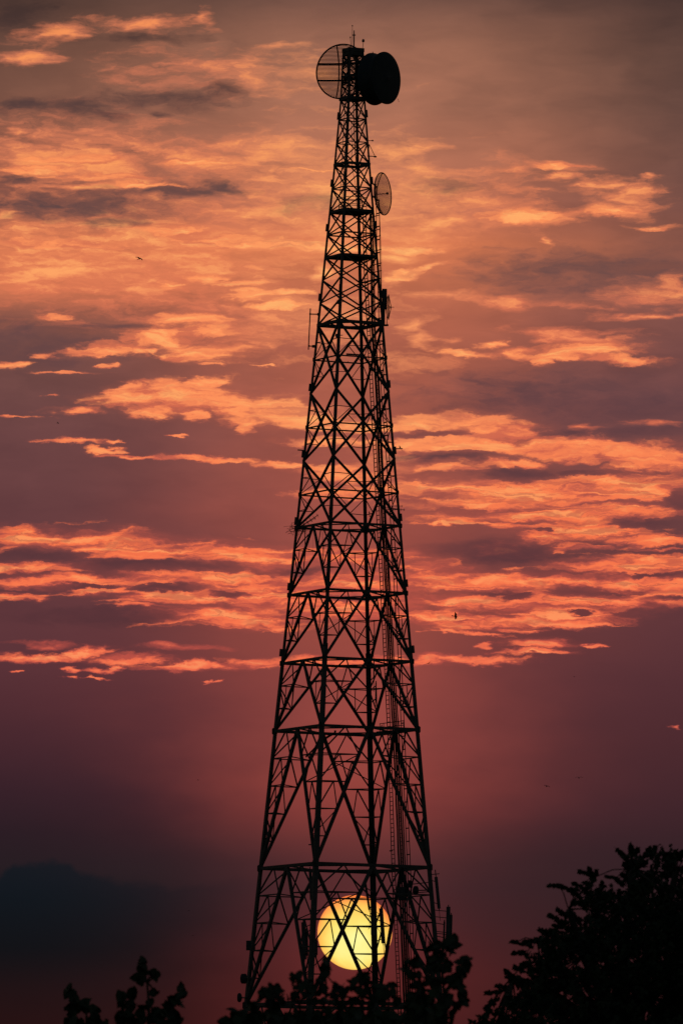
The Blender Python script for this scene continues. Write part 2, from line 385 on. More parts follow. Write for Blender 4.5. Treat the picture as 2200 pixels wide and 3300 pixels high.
# ------------------------------------------------------------------ materials
def material(name, c1, c2, scale=6.0, rough=0.6, metal=0.0, bump=0.0, stretch=(1, 1, 1)):
    m = bpy.data.materials.new(name)
    m.use_nodes = True
    nt = m.node_tree
    bs = nt.nodes['Principled BSDF']
    t = nt.nodes.new('ShaderNodeTexCoord')
    mp = nt.nodes.new('ShaderNodeMapping')
    mp.inputs['Scale'].default_value = stretch
    n = nt.nodes.new('ShaderNodeTexNoise')
    n.inputs['Scale'].default_value = scale
    n.inputs['Detail'].default_value = 6
    r = nt.nodes.new('ShaderNodeValToRGB')
    r.color_ramp.elements[0].position = 0.32
    r.color_ramp.elements[0].color = tuple(c1) + (1,)
    r.color_ramp.elements[1].position = 0.7
    r.color_ramp.elements[1].color = tuple(c2) + (1,)
    nt.links.new(t.outputs['Object'], mp.inputs[0])
    nt.links.new(mp.outputs[0], n.inputs['Vector'])
    nt.links.new(n.outputs['Fac'], r.inputs[0])
    nt.links.new(r.outputs[0], bs.inputs['Base Color'])
    bs.inputs['Roughness'].default_value = rough
    bs.inputs['Metallic'].default_value = metal
    if bump:
        b = nt.nodes.new('ShaderNodeBump')
        b.inputs['Strength'].default_value = bump
        nt.links.new(n.outputs['Fac'], b.inputs['Height'])
        nt.links.new(b.outputs[0], bs.inputs['Normal'])
    return m


STEEL = material('painted_steel', (0.05, 0.045, 0.045), (0.09, 0.08, 0.08), 3.0, 0.7)
CABLE = material('black_cable', (0.02, 0.02, 0.02), (0.035, 0.035, 0.035), 8.0, 0.6)
DISH = material('dish_steel', (0.018, 0.022, 0.032), (0.028, 0.032, 0.042), 2.0, 0.75)
PLASTIC = material('weathered_plastic', (0.06, 0.065, 0.075), (0.10, 0.10, 0.11), 4.0, 0.7)
LEAF = material('broad_leaf', (0.016, 0.026, 0.010), (0.032, 0.050, 0.018), 5.0, 0.7)
LEAF2 = material('small_leaf', (0.012, 0.022, 0.009), (0.030, 0.045, 0.016), 4.0, 0.75)
BARK = material('bark', (0.030, 0.022, 0.016), (0.065, 0.05, 0.038), 9.0, 0.9, 0, 0.4, (1, 1, 0.2))
FEATHER = material('dark_feathers', (0.012, 0.012, 0.014), (0.03, 0.028, 0.03), 20.0, 0.8)
TWIG = material('dry_twigs', (0.05, 0.035, 0.02), (0.09, 0.065, 0.04), 12.0, 0.9)
GRASSM = material('dry_meadow', (0.025, 0.032, 0.012), (0.07, 0.06, 0.03), 0.05, 0.95)
CONC = material('concrete', (0.18, 0.17, 0.16), (0.30, 0.29, 0.27), 2.0, 0.9)


# ------------------------------------------------------------------ mesh helpers
class MB:
    """collects vertices and faces of one mesh object"""

    def __init__(self):
        self.v, self.f = [], []

    def add(self, vs, fs):
        o = len(self.v)
        self.v.extend([tuple(p) for p in vs])
        self.f.extend([tuple(i + o for i in f) for f in fs])

    def bar(self, a, b, w, h=None, up=None):
        """rectangular bar from a to b"""
        a, b = Vector(a), Vector(b)
        h = h or w
        d = (b - a)
        if d.length < 1e-6:
            return
        d.normalize()
        up = Vector(up) if up else Vector((0, 0, 1))
        if abs(d.dot(up.normalized())) > 0.97:
            up = Vector((0, 1, 0)) if abs(d.y) < 0.9 else Vector((1, 0, 0))
        s = d.cross(up).normalized() * w / 2
        t = s.cross(d).normalized() * h / 2
        vs = [p + i * s + j * t for p in (a, b) for i, j in ((-1, -1), (1, -1), (1, 1), (-1, 1))]
        self.add(vs, [(0, 3, 2, 1), (4, 5, 6, 7), (0, 1, 5, 4), (1, 2, 6, 5), (2, 3, 7, 6), (3, 0, 4, 7)])

    def box(self, c, sx, sy, sz, ax=None):
        c = Vector(c)
        X, Y, Z = ax or (Vector((1, 0, 0)), Vector((0, 1, 0)), Vector((0, 0, 1)))
        vs = [c + X * sx / 2 * i + Y * sy / 2 * j + Z * sz / 2 * k for k in (-1, 1) for i, j in ((-1, -1), (1, -1), (1, 1), (-1, 1))]
        self.add(vs, [(0, 3, 2, 1), (4, 5, 6, 7), (0, 1, 5, 4), (1, 2, 6, 5), (2, 3, 7, 6), (3, 0, 4, 7)])

    def tube(self, pts, rad, n=8):
        """round tube along a polyline, radius a number or a list"""
        pts = [Vector(p) for p in pts]
        rr = rad if isinstance(rad, (list, tuple)) else [rad] * len(pts)
        rings = []
        ref = Vector((0.31, 0.77, 0.55))
        for i, p in enumerate(pts):
            d = (pts[min(i + 1, len(pts) - 1)] - pts[max(i - 1, 0)]).normalized()
            if abs(d.dot(ref)) > 0.95:
                ref = Vector((0.9, -0.2, 0.3))
            s = d.cross(ref).normalized()
            t = d.cross(s)
            rings.append([p + rr[i] * (math.cos(2 * math.pi * k / n) * s + math.sin(2 * math.pi * k / n) * t) for k in range(n)])
        vs = [p for r in rings for p in r]
        fs = []
        for i in range(len(pts) - 1):
            for k in range(n):
                k2 = (k + 1) % n
                fs.append((i * n + k, i * n + k2, (i + 1) * n + k2, (i + 1) * n + k))
        fs.append(tuple(range(n - 1, -1, -1)))
        fs.append(tuple((len(pts) - 1) * n + k for k in range(n)))
        self.add(vs, fs)

    def lathe(self, o, ax, prof, n=40):
        """profile of (distance along axis, radius) turned about ax through o"""
        o, ax = Vector(o), Vector(ax).normalized()
        s = ax.cross(Vector((0, 0, 1)) if abs(ax.z) < 0.98 else Vector((0, 1, 0))).normalized()
        t = s.cross(ax)
        vs, fs = [], []
        for a, r in prof:
            for k in range(n):
                an = 2 * math.pi * k / n
                vs.append(o + ax * a + max(r, 1e-4) * (math.cos(an) * s + math.sin(an) * t))
        for i in range(len(prof) - 1):
            for k in range(n):
                k2 = (k + 1) % n
                fs.append((i * n + k, i * n + k2, (i + 1) * n + k2, (i + 1) * n + k))
        fs.append(tuple(range(n)))
        fs.append(tuple((len(prof) - 1) * n + k for k in range(n - 1, -1, -1)))
        self.add(vs, fs)

    def plate(self, poly, thick, nrm):
        """flat polygon with thickness"""
        nrm = Vector(nrm).normalized() * thick / 2
        n = len(poly)
        vs = [Vector(p) - nrm for p in poly] + [Vector(p) + nrm for p in poly]
        fs = [tuple(range(n - 1, -1, -1)), tuple(range(n, 2 * n))]
        fs += [(k, (k + 1) % n, n + (k + 1) % n, n + k) for k in range(n)]
        self.add(vs, fs)

    def build(self, name, mat, parent=None, smooth=False):
        me = bpy.data.meshes.new(name)
        org = Vector((0, 0, 0))
        if parent is None and self.v:
            org = Vector((sum(p[0] for p in self.v) / len(self.v), sum(p[1] for p in self.v) / len(self.v), min(p[2] for p in self.v)))
        elif parent is not None:
            org = WLOC[parent.name]
        me.from_pydata([Vector(p) - org for p in self.v], [], self.f)
        if smooth:
            me.polygons.foreach_set('use_smooth', [True] * len(me.polygons))
        me.materials.append(mat)
        me.update()
        ob = bpy.data.objects.new(name, me)
        COL.objects.link(ob)
        if parent is None:
            ob.location = org
        else:
            ob.parent = parent
        WLOC[ob.name] = org
        return ob


WLOC = {}          # where each object's origin stands in the place


def tag(o, label, cat, group=None):
    o['label'] = label
    o['category'] = cat
    if group:
        o['group'] = group
    return o


def thing(name, loc, label, cat, group=None):
    o = bpy.data.objects.new(name, None)
    o.empty_display_size = 0.2
    o.location = loc
    COL.objects.link(o)
    WLOC[o.name] = Vector(loc)
    return tag(o, label, cat, group)


# ------------------------------------------------------------------ ground
g = MB()
g.add([(-40000, -2000, 0), (40000, -2000, 0), (40000, 60000, 0), (-40000, 60000, 0)], [(0, 1, 2, 3)])
gr = g.build('ground', GRASSM)
gr['kind'] = 'structure'

# ------------------------------------------------------------------ the sun itself
SD = 30000.0
sun_c = CAM + sun_dir * SD
sm = bpy.data.materials.new('sun_fire')
sm.use_nodes = True
nt = sm.node_tree
nt.nodes.clear()
t_ = nt.nodes.new('ShaderNodeTexCoord')
n_ = nt.nodes.new('ShaderNodeTexNoise')
n_.inputs['Scale'].default_value = 0.014
n_.inputs['Detail'].default_value = 5
# limb darkening: the disc is palest where its surface faces the place, deeper orange round the limb
ge_ = nt.nodes.new('ShaderNodeNewGeometry')
dt_ = nt.nodes.new('ShaderNodeVectorMath')
dt_.operation = 'DOT_PRODUCT'
nt.links.new(ge_.outputs['Normal'], dt_.inputs[0])
dt_.inputs[1].default_value = tuple((-sun_dir + Vector((0, 0, -0.36))).normalized())
ad_ = nt.nodes.new('ShaderNodeMath')
ad_.operation = 'MULTIPLY_ADD'
nt.links.new(n_.outputs['Fac'], ad_.inputs[0])
ad_.inputs[1].default_value = 0.5
nt.links.new(dt_.outputs['Value'], ad_.inputs[2])
r_ = nt.nodes.new('ShaderNodeValToRGB')
cr0 = r_.color_ramp
cr0.elements[0].position = 0.12
cr0.elements[0].color = lin((255, 128, 62)) + (1,)
cr0.elements[1].position = 1.0
cr0.elements[1].color = lin((255, 250, 158)) + (1,)
for p_, c_ in ((0.34, (255, 164, 80)), (0.55, (255, 202, 92)), (0.78, (255, 232, 118))):
    e0 = cr0.elements.new(p_)
    e0.color = lin(c_) + (1,)
e_ = nt.nodes.new('ShaderNodeEmission')
o_ = nt.nodes.new('ShaderNodeOutputMaterial')
sc_ = nt.nodes.new('ShaderNodeMath')
sc_.operation = 'MULTIPLY'
sc_.inputs[1].default_value = 0.76
nt.links.new(ad_.outputs[0], sc_.inputs[0])
nt.links.new(t_.outputs['Object'], n_.inputs['Vector'])
nt.links.new(sc_.outputs[0], r_.inputs[0])
nt.links.new(r_.outputs[0], e_.inputs[0])
nt.links.new(e_.outputs[0], o_.inputs[0])
sb = MB()
RS = SD * SUN_R / F_PX
sb.lathe(sun_c - Vector((0, 0, RS)), (0.0001, 0, 1), [(RS * (1 - math.cos(a)), RS * math.sin(a)) for a in [math.pi * i / 48 for i in range(49)]], 72)
so = sb.build('sun', sm, None, True)
tag(so, 'huge pale yellow setting sun disc low behind the legs of the mast', 'sun')

# ------------------------------------------------------------------ lattice tower
TY = 600.0
PXM = TY / (F_PX * math.cos(PITCH)) * 1.0


def axis_px(py):
    return 1110.0 + (2797.0 - py) * (24.0 / 2272.0)


BASE = P(axis_px(2797), 2797, TY)
AX = Vector((BASE.x, TY, 0))


def zlev(py):
    return P(axis_px(py), py, TY).z


def interp(tab, y):
    if y <= tab[0][0]:
        return tab[0][1]
    for (y0, a), (y1, b) in zip(tab, tab[1:]):
        if y <= y1:
            return a + (b - a) * (y - y0) / (y1 - y0)
    (y0, a), (y1, b) = tab[-2], tab[-1]
    return b + (b - a) * (y - y1) / (y1 - y0)


RT = [(160, 34.5), (320, 41), (525, 59.5), (1055, 112), (2800, 288)]
SC = 602.0 / F_PX
S_, C_ = 0.325, 0.9457
DIR = {'A': Vector((-C_, S_, 0)), 'B': Vector((-S_, -C_, 0)), 'C': Vector((S_, C_, 0)), 'D': Vector((C_, -S_, 0))}
FACES = [('B', 'D'), ('A', 'B'), ('A', 'C'), ('C', 'D')]
GROUND_PX = None


def leg(k, py):
    """corner k of the mast at the level seen at height py"""
    return AX + DIR[k] * interp(RT, py) * SC + Vector((0, 0, zlev(py)))


# height that meets the ground
lo, hi = 4000.0, 5000.0
for _ in range(50):
    md = (lo + hi) / 2
    if zlev(md) > 0.0:
        lo = md
    else:
        hi = md
GROUND_PX = lo

tower = thing('lattice_tower', AX, 'tall tapering black steel lattice mast carrying dishes, standing before the sunset', 'tower')
MEMBERS = []          # every straight member, for things that perch on or clamp to one


def member(kind, a, b, w, h=None):
    MEMBERS.append((kind, Vector(a), Vector(b), w))
    return kind, Vector(a), Vector(b), w, h or w


diag, ring, sec = [], [], []

# legs: L sections in spliced lengths
W_LEG = [(160, 0.13), (700, 0.17), (1046, 0.185), (1700, 0.205), (2088, 0.225), (2089, 0.29), (2800, 0.34), (4300, 0.38)]
cuts = [160, 320, 530, 756, 1046, 1266, 1483, 1698, 1915, 2088, 2090, 2350, 2800, 3240, 3750, GROUND_PX]


def l_section(k, py):
    c = leg(k, py)
    w = interp(W_LEG, py)
    t = w * 0.16
    nb = [f[1] if f[0] == k else f[0] for f in FACES if k in f]
    u = (leg(nb[0], py) - c).normalized()
    v = (leg(nb[1], py) - c).normalized()
    c = c - (u + v) * w * 0.25
    return [c, c + u * w, c + u * w + v * t, c + u * t + v * t, c + u * t + v * w, c + v * w]


for k in 'ABCD':
    mb = MB()
    secs = [l_section(k, py) for py in cuts]
    vs = [p for s in secs for p in s]
    fs = []
    for i in range(len(secs) - 1):
        for j in range(6):
            j2 = (j + 1) % 6
            fs.append((i * 6 + j, i * 6 + j2, i * 6 + 6 + j2, i * 6 + 6 + j))
    fs += [tuple(range(6)), tuple((len(secs) - 1) * 6 + j for j in range(5, -1, -1))]
    mb.add(vs, fs)
    mb.build('leg', STEEL, tower)
    for a, b in zip(cuts, cuts[1:]):
        MEMBERS.append(('leg', leg(k, a), leg(k, b), interp(W_LEG, (a + b) / 2)))
    f = MB()
    b0 = leg(k, GROUND_PX)
    f.box((b0.x, b0.y, 0.15), 1.3, 1.3, 0.9)
    f.build('footing', CONC, tower)
    out = DIR[k]
    side = Vector((-out.y, out.x, 0))
    for py in [372, 588, 731, 955, 1245, 1459, 1675, 1887, 2100]:
        pp = py + {'A': 0, 'B': -14, 'C': 14, 'D': -4}[k]
        a, b = leg(k, pp + 12), leg(k, pp - 12)
        w = interp(W_LEG, pp)
        m = MB()
        m.bar(a + out * (w * 0.35 + 0.02), b + out * (w * 0.35 + 0.02), w * 0.8, w * 0.9, out)
        m.build('splice_plate', STEEL, tower)


def lerp(a, b, t):
    return Vector(a) + (Vector(b) - Vector(a)) * t


def gusset(c, along, up, w, h):
    m = MB()
    along = along.normalized()
    up = up.normalized()
    n = along.cross(up)
    m.plate([c - along * w * .5 - up * h * .35, c - along * w * .3 - up * h * .5, c + along * w * .3 - up * h * .5, c + along * w * .5 - up * h * .35,
             c + along * w * .5 + up * h * .35, c + along * w * .3 + up * h * .5, c - along * w * .3 + up * h * .5, c - along * w * .5 + up * h * .35], 0.03, n)
    m.build('gusset_plate', STEEL, tower)


def do_ring(py, w, h=None, plan=None):
    for p, q_ in FACES:
        ring.append(member('ring_beam', leg(p, py), leg(q_, py), w, h))
    if plan:
        mids = {f: (leg(f[0], py) + leg(f[1], py)) / 2 for f in FACES}
        order = [FACES[0], FACES[3], FACES[2], FACES[1]]
        for a, b in zip(order, order[1:] + order[:1]):
            sec.append(member('secondary_brace', mids[a], mids[b], plan))


def k_panel(y0, y1, n, wd, ws):
    """inverted V bracing with redundant members, ring at y0 down to the legs at y1"""
    lv = [y0 + (y1 - y0) * i / n for i in range(n + 1)]
    dpt = {}
    for p, q_ in FACES:
        mid = (leg(p, y0) + leg(q_, y0)) / 2
        for k, other in ((p, q_), (q_, p)):
            foot = leg(k, y1)
            diag.append(member('diagonal_brace', mid, foot, wd))
            D = [lerp(mid, foot, i / n) for i in range(n + 1)]
            dpt[(k, other)] = D
            L = [leg(k, v) for v in lv]
            for i in range(1, n):
                sec.append(member('secondary_brace', L[i], D[i], ws))
            top = (leg(k, y0) + mid) / 2
            sec.append(member('secondary_brace', L[1], top, ws * 1.15))
            sec.append(member('secondary_brace', D[1], top, ws))
            for i in range(1, n - 1):
                if n > 3 and i <= 2:
                    h = (L[i] + D[i]) / 2
                    sec.append(member('secondary_brace', L[i + 1], h, ws))
                    sec.append(member('secondary_brace', D[i + 1], h, ws))
                else:
                    sec.append(member('secondary_brace', L[i], D[i + 1], ws))
                    if n == 3:
                        h = (L[i] + D[i]) / 2
                        sec.append(member('secondary_brace', h, D[i + 1], ws * 0.85))
    for k in 'ABCD':
        o = [f[1] if f[0] == k else f[0] for f in FACES if k in f]
        D0, D1 = dpt[(k, o[0])], dpt[(k, o[1])]
        for i in range(1, n):
            sec.append(member('secondary_brace', D0[i], D1[i], ws * 0.85))
        if n == 3:
            sec.append(member('secondary_brace', D0[1], D1[2], ws * 0.9))
        else:
            for i in range(1, n - 1, 2):
                sec.append(member('secondary_brace', D0[i], D1[i + 1], ws * 0.85))
    for p, q_ in FACES:
        for k, o in ((p, q_), (q_, p)):
            gusset(leg(k, y0), leg(o, y0) - leg(k, y0), Vector((0, 0, 1)), wd * 2.4, wd * 2.8)


def x_panel(y0, y1, wd, ws, wr):
    """large X with a ring at the crossing and redundants at the quarter points"""
    ym, yq, y3 = (y0 + y1) / 2, y0 * .75 + y1 * .25, y0 * .25 + y1 * .75
    do_ring(ym + 2, wr)
    for p, q_ in FACES:
        for k, o in ((p, q_), (q_, p)):
            a, b = leg(k, y0), leg(o, y1)
            diag.append(member('diagonal_brace', a, b, wd))
            c, d = leg(k, y1), leg(o, y0)
            xq, x3 = lerp(a, b, .26), lerp(d, c, .74)
            sec.append(member('secondary_brace', leg(k, yq), xq, ws))
            sec.append(member('secondary_brace', leg(k, ym), xq, ws))
            sec.append(member('secondary_brace', leg(k, y3), x3, ws))
            sec.append(member('secondary_brace', leg(k, ym), x3, ws))
            gusset(leg(k, ym), leg(o, ym) - leg(k, ym), Vector((0, 0, 1)), wd * 1.9, wd * 2.6)


# plain X bays of the slim upper part
small = [320, 386, 461, 531, 608, 681, 756, 827, 901, 975, 1046]
for y0, y1 in zip(small, small[1:]):
    for p, q_ in FACES:
        wd = 0.062 + 0.03 * (y0 - 320) / 700
        diag.append(member('diagonal_brace', leg(p, y0), leg(q_, y1), wd))
        diag.append(member('diagonal_brace', leg(q_, y0), leg(p, y1), wd))
do_ring(386, 0.075)
do_ring(461, 0.06)
do_ring(531, 0.15, 0.17)
do_ring(608, 0.075)
do_ring(756, 0.09)
for p, q_ in (('C', 'D'),):
    ring.append(member('ring_beam', leg(p, 901), leg(q_, 901), 0.10))
do_ring(1046, 0.16, 0.2, 0.08)
x_panel(1046, 1266, 0.13, 0.042, 0.085)
x_panel(1266, 1483, 0.135, 0.042, 0.085)
x_panel(1483, 1698, 0.135, 0.045, 0.09)
do_ring(1698, 0.13, 0.14, 0.075)
k_panel(1698, 1915, 3, 0.135, 0.06)
do_ring(1915, 0.14, 0.15, 0.08)
k_panel(1915, 2135, 3, 0.145, 0.062)
do_ring(2135, 0.145, 0.16, 0.08)
k_panel(2135, 2354, 3, 0.155, 0.066)
do_ring(2354, 0.17, 0.18, 0.085)
k_panel(2354, 2797, 5, 0.185, 0.072)
do_ring(2797, 0.18, 0.2, 0.09)
k_panel(2797, 3240, 5, 0.19, 0.075)
do_ring(3240, 0.2, 0.22, 0.09)
k_panel(3240, 3720, 5, 0.2, 0.08)
do_ring(3720, 0.2, 0.22, 0.09)
k_panel(3720, GROUND_PX - 12, 5, 0.21, 0.085)

# crowded head of the mast between its two decks
for y0, y1 in ((178, 225), (225, 272), (272, 318)):
    for p, q_ in FACES:
        diag.append(member('diagonal_brace', leg(p, y0), leg(q_, y1), 0.062))
        diag.append(member('diagonal_brace', leg(q_, y0), leg(p, y1), 0.062))
do_ring(178, 0.10)
do_ring(199, 0.07)
do_ring(248, 0.12, 0.16)
do_ring(272, 0.06)


def emit(lst, name, cap=100, k=1.15):
    def key(mm):
        kind, a, b, w, h = mm
        seen = 1.0 if proj((a + b) / 2)[1] < 3230 else 0.01
        return -(b - a).length * w * seen
    lst = sorted(lst, key=key)
    for kind, a, b, w, h in lst[:cap]:
        m = MB()
        m.bar(a, b, w * k, h * k)
        m.build(name, STEEL, tower)
    if lst[cap:]:
        m = MB()
        for kind, a, b, w, h in lst[cap:]:
            m.bar(a, b, w * k, h * k)
        o = m.build(name, STEEL, tower)
        o['kind'] = 'stuff'


emit(diag, 'diagonal_brace')
emit(ring, 'ring_beam')
emit(sec, 'secondary_brace')


# decks
def deck(py, grow, thick, rail=0.0, hole=0.0):
    z = zlev(py)
    cs = [AX + DIR[k] * interp(RT, py) * SC * grow + Vector((0, 0, z)) for k in 'ABDC']
    m = MB()
    m.plate(cs, thick, (0, 0, 1))
    for a, b in zip(cs, cs[1:] + cs[:1]):
        m.bar(a, b, 0.09, thick + 0.12)
    d = m.build('platform', STEEL, tower)
    if rail:
        r = MB()
        for a, b in zip(cs, cs[1:] + cs[:1]):
            for t in (0.0, 0.33, 0.67, 1.0):
                c = lerp(a, b, t)
                r.bar(c, c + Vector((0, 0, rail)), 0.04)
            for f in (0.5, 1.0):
                r.bar(a + Vector((0, 0, rail * f)), b + Vector((0, 0, rail * f)), 0.04)
        r.build('guard_rail', STEEL, tower)
    return cs


deck(163, 1.06, 0.16)
deck(171, 1.0, 0.06)
deck(319, 1.10, 0.12)
deck(683, 1.0, 0.08)
deck(829, 0.98, 0.05)
# rest floor inside the mast above the upper deck
r = MB()
for zz in (0.35, 0.7, 1.0):
    cs = [AX + DIR[k] * interp(RT, 681) * SC * 0.62 + Vector((0.1, 0, zlev(681) + zz)) for k in 'ABDC']
    for a, b in zip(cs, cs[1:] + cs[:1]):
        r.bar(a, b, 0.04)
for k in 'ABDC':
    c = AX + DIR[k] * interp(RT, 681) * SC * 0.62 + Vector((0.1, 0, zlev(681)))
    r.bar(c, c + Vector((0, 0, 1.0)), 0.045)
r.build('guard_rail', STEEL, tower)


# ladder, cable tray and feeder cables climb the face between the two far-right legs
def face_point(px, py):
    """point on the C-D face seen at (px, py)"""
    c, d = leg('C', py), leg('D', py)
    cx, dx_ = proj(c)[0], proj(d)[0]
    return c + (d - c) * ((px - cx) / (dx_ - cx))


def track(tab, y0, y1, stepy):
    n = max(2, int((y1 - y0) / stepy))
    return [face_point(interp(tab, y0 + (y1 - y0) * i / n), y0 + (y1 - y0) * i / n) for i in range(n + 1)]


T_LAD = [(681, 1174), (827, 1176), (1046, 1187), (1266, 1198), (1483, 1210), (1698, 1220), (1915, 1232), (2135, 1243), (2354, 1254), (2797, 1268), (3300, 1290)]
T_CAB = [(681, 1199), (827, 1204), (1046, 1206), (1266, 1221), (1483, 1229), (1698, 1241), (1915, 1254), (2135, 1264), (2354, 1279), (2797, 1299), (3300, 1318)]
T_TRY = [(640, 1216), (690, 1217), (827, 1219), (1046, 1226), (1266, 1233), (1483, 1250), (1698, 1264), (1915, 1276), (2135, 1289), (2354, 1298), (2797, 1318), (3300, 1338)]
FDIR = (leg('D', 2000) - leg('C', 2000)).normalized()
FN = Vector((FDIR.y, -FDIR.x, 0))


def ladder(tab, y0, y1, width, rung, name, rail=0.035, rw=0.028, ax=FDIR):
    pts = track(tab, y0, y1, 60)
    m = MB()
    for s in (-1, 1):
        for a, b in zip(pts, pts[1:]):
            m.bar(a + ax * s * width / 2, b + ax * s * width / 2, rail, rail * 1.3)
    L = sum((b - a).length for a, b in zip(pts, pts[1:]))
    n = int(L / rung)
    acc, i = 0.0, 0
    for k in range(n):
        t = k * rung
        while i < len(pts) - 2 and acc + (pts[i + 1] - pts[i]).length < t:
            acc += (pts[i + 1] - pts[i]).length
            i += 1
        c = lerp(pts[i], pts[i + 1], (t - acc) / (pts[i + 1] - pts[i]).length)
        m.bar(c - ax * width / 2, c + ax * width / 2, rw)
    return m.build(name, STEEL, tower)


YB = GROUND_PX - 30
ladder(T_LAD, 681, YB, 0.50, 0.33, 'ladder', 0.065, 0.05)
ladder(T_TRY, 652, YB, 0.50, 0.98, 'cable_tray', 0.06, 0.08)
ladder([(a, b - 3) for a, b in T_CAB], 690, YB, 0.45, 0.30, 'cable_ladder', 0.055, 0.035)
for k, off in enumerate((-9, -5.5, -2, 1.5, 5, 8.5, 12)):
    m = MB()
    pts = [p + FN * (0.12 + 0.05 * (k % 2)) for p in track([(a, b + off * (0.45 + 0.55 * min(1.0, max(0.0, (a - 681) / 2100)))) for a, b in T_CAB], 690, YB, 40)]
    pts = [p + FDIR * 0.02 * math.sin(i * 1.7 + k) for i, p in enumerate(pts)]
    m.tube(pts, [0.032 + 0.034 * i / len(pts) for i in range(len(pts))], 6)
    m.build('feeder_cable', CABLE, tower)
# thin earth wire outside the right leg
m = MB()
m.tube([face_point(interp([(640, 1213), (690, 1222), (827, 1228), (950, 1229), (1046, 1232)], y), y) for y in range(640, 1050, 30)], 0.016, 5)
for y in (700, 745, 766, 810, 853, 877):
    m.bar(face_point(1197, y), face_point(interp([(640, 1213), (690, 1222), (827, 1228), (950, 1229)], y), y), 0.055)
m.build('earth_wire', CABLE, tower)


# slim ladder inside the left face of the upper mast
def left_point(px, py):
    a, b = leg('A', py), leg('B', py)
    ax_, bx = proj(a)[0], proj(b)[0]
    return a + (b - a) * ((px - ax_) / (bx - ax_))


m = MB()
tl = [(320, 1116), (381, 1113), (596, 1102), (681, 1095)]
for s in (-4, 4):
    pts = [left_point(interp(tl, y) + s, y) for y in range(322, 682, 40)] + [left_point(interp(tl, 681) + s, 681)]
    for a, b in zip(pts, pts[1:]):
        m.bar(a, b, 0.04)
for i in range(26):
    y = 322 + i * 14
    m.bar(left_point(interp(tl, y) - 4, y), left_point(interp(tl, y) + 4, y), 0.026)
m.build('ladder', STEEL, tower)
# loose hanging cable in the middle of the upper mast and the cables of the head
for tab, rad in (([(390, 1131), (450, 1134), (470, 1136), (490, 1133), (530, 1133), (560, 1138), (590, 1145), (640, 1147), (681, 1150)], 0.016),
                 ([(166, 1123), (200, 1122), (240, 1123), (300, 1125), (319, 1125)], 0.11), ([(166, 1128), (230, 1127), (319, 1127)], 0.05), ([(170, 1147), (240, 1146), (319, 1149)], 0.10), ([(170, 1152), (230, 1153), (319, 1154)], 0.05),
                 ([(319, 1151), (400, 1152), (500, 1154), (600, 1156), (681, 1160)], 0.05), ([(319, 1138), (460, 1142), (560, 1150), (681, 1170)], 0.035)):
    m = MB()
    ys = [tab[0][0] + (tab[-1][0] - tab[0][0]) * i / 30 for i in range(31)]
    m.tube([P(interp(tab, y), y, TY) for y in ys], rad, 6)
    m.build('feeder_cable', CABLE, tower)
for cx, cy, rx, ry in ((1115, 180, 4, 7), (1140, 178, 4, 9), (1158, 176, 4, 7), (1116, 210, 3, 10), (1137, 215, 3, 12), (1156, 205, 3, 9), (1130, 265, 3, 10), (1148, 270, 3, 8)):
    m = MB()
    m.tube([P(cx + rx * math.cos(t), cy + ry * math.sin(t), TY + 0.2) for t in [2 * math.pi * i / 14 for i in range(15)]], 0.028, 5)
    m.build('cable_loop', CABLE, tower)


# ------------------------------------------------------------------ antennas carried by the mast
def tpoint(px, py, off=0.0):
    """point at the mast's distance (off metres farther) seen at (px, py)"""
    return P(px, py, TY + off)


def frame(normal, roll=0.0):
    n = Vector(normal).normalized()
    s = Vector((0, 0, 1)).cross(n).normalized()
    t = n.cross(s)
    return n, s, t


def axis_of(az_deg, tilt=0.0):
    """direction an aerial looks: degrees clockwise from straight away from the camera"""
    a = math.radians(az_deg)
    return Vector((math.sin(a) * math.cos(tilt), math.cos(a) * math.cos(tilt), math.sin(tilt)))


def grid_dish(centre, look, R, depth, nbar, bar, label, group, ribs, frame_bars=True, feed=0.0):
    n, s, t = frame(look)
    back = Vector(centre) - n * depth
    root = thing('grid_dish', back, label, 'dish antenna', group)

    def surf(u, v):
        return back + s * u + t * v + n * (depth * (u * u + v * v) / (R * R))
    m = MB()
    m.tube([Vector(centre) + R * (math.cos(a) * s + math.sin(a) * t) for a in [2 * math.pi * i / 64 for i in range(65)]], bar * 1.2, 6)
    m.build('rim', DISH, root)
    m = MB()
    for i in range(1, nbar):
        v = -R + 2 * R * i / nbar
        h = math.sqrt(max(R * R - v * v, 0))
        k = 12
        for j in range(k):
            m.bar(surf(-h + 2 * h * j / k, v), surf(-h + 2 * h * (j + 1) / k, v), bar, bar * 0.8)
    m.build('grid_reflector', DISH, root)
    for u in ribs:
        m = MB()
        h = math.sqrt(R * R - u * u)
        m.tube([surf(u, -h + 2 * h * j / 24) for j in range(25)], bar * 1.0, 6)
        m.build('rib', DISH, root)
    if frame_bars:
        for v in (-0.29 * R, 0.31 * R):
            m = MB()
            h = math.sqrt(R * R - v * v)
            m.tube([surf(-h + 2 * h * j / 20, v) - n * 0.02 for j in range(21)], bar * 1.5, 6)
            m.build('stiffener', DISH, root)
        m = MB()
        w = 0.34 * R
        q4 = [back - n * 0.16 + s * a * w * 0.35 + t * b * w for a, b in ((-1, -1), (1, -1), (1, 1), (-1, 1))]
        for a, b in zip(q4, q4[1:] + q4[:1]):
            m.bar(a, b, 0.10)
        m.build('mounting_frame', DISH, root)
    if feed:
        m = MB()
        m.tube([back, back + n * feed], 0.03, 6)
        m.lathe(back + n * feed, n, [(-0.06, 0.05), (-0.05, 0.1), (0.06, 0.1), (0.08, 0.03)], 12)
        m.build('feed', DISH, root)
    return root, n, s, t, back


def strut(root, a, b, w=0.09, name='bracket'):
    m = MB()
    m.tube([a, b], w / 2, 6)
    return m.build(name, STEEL, root)


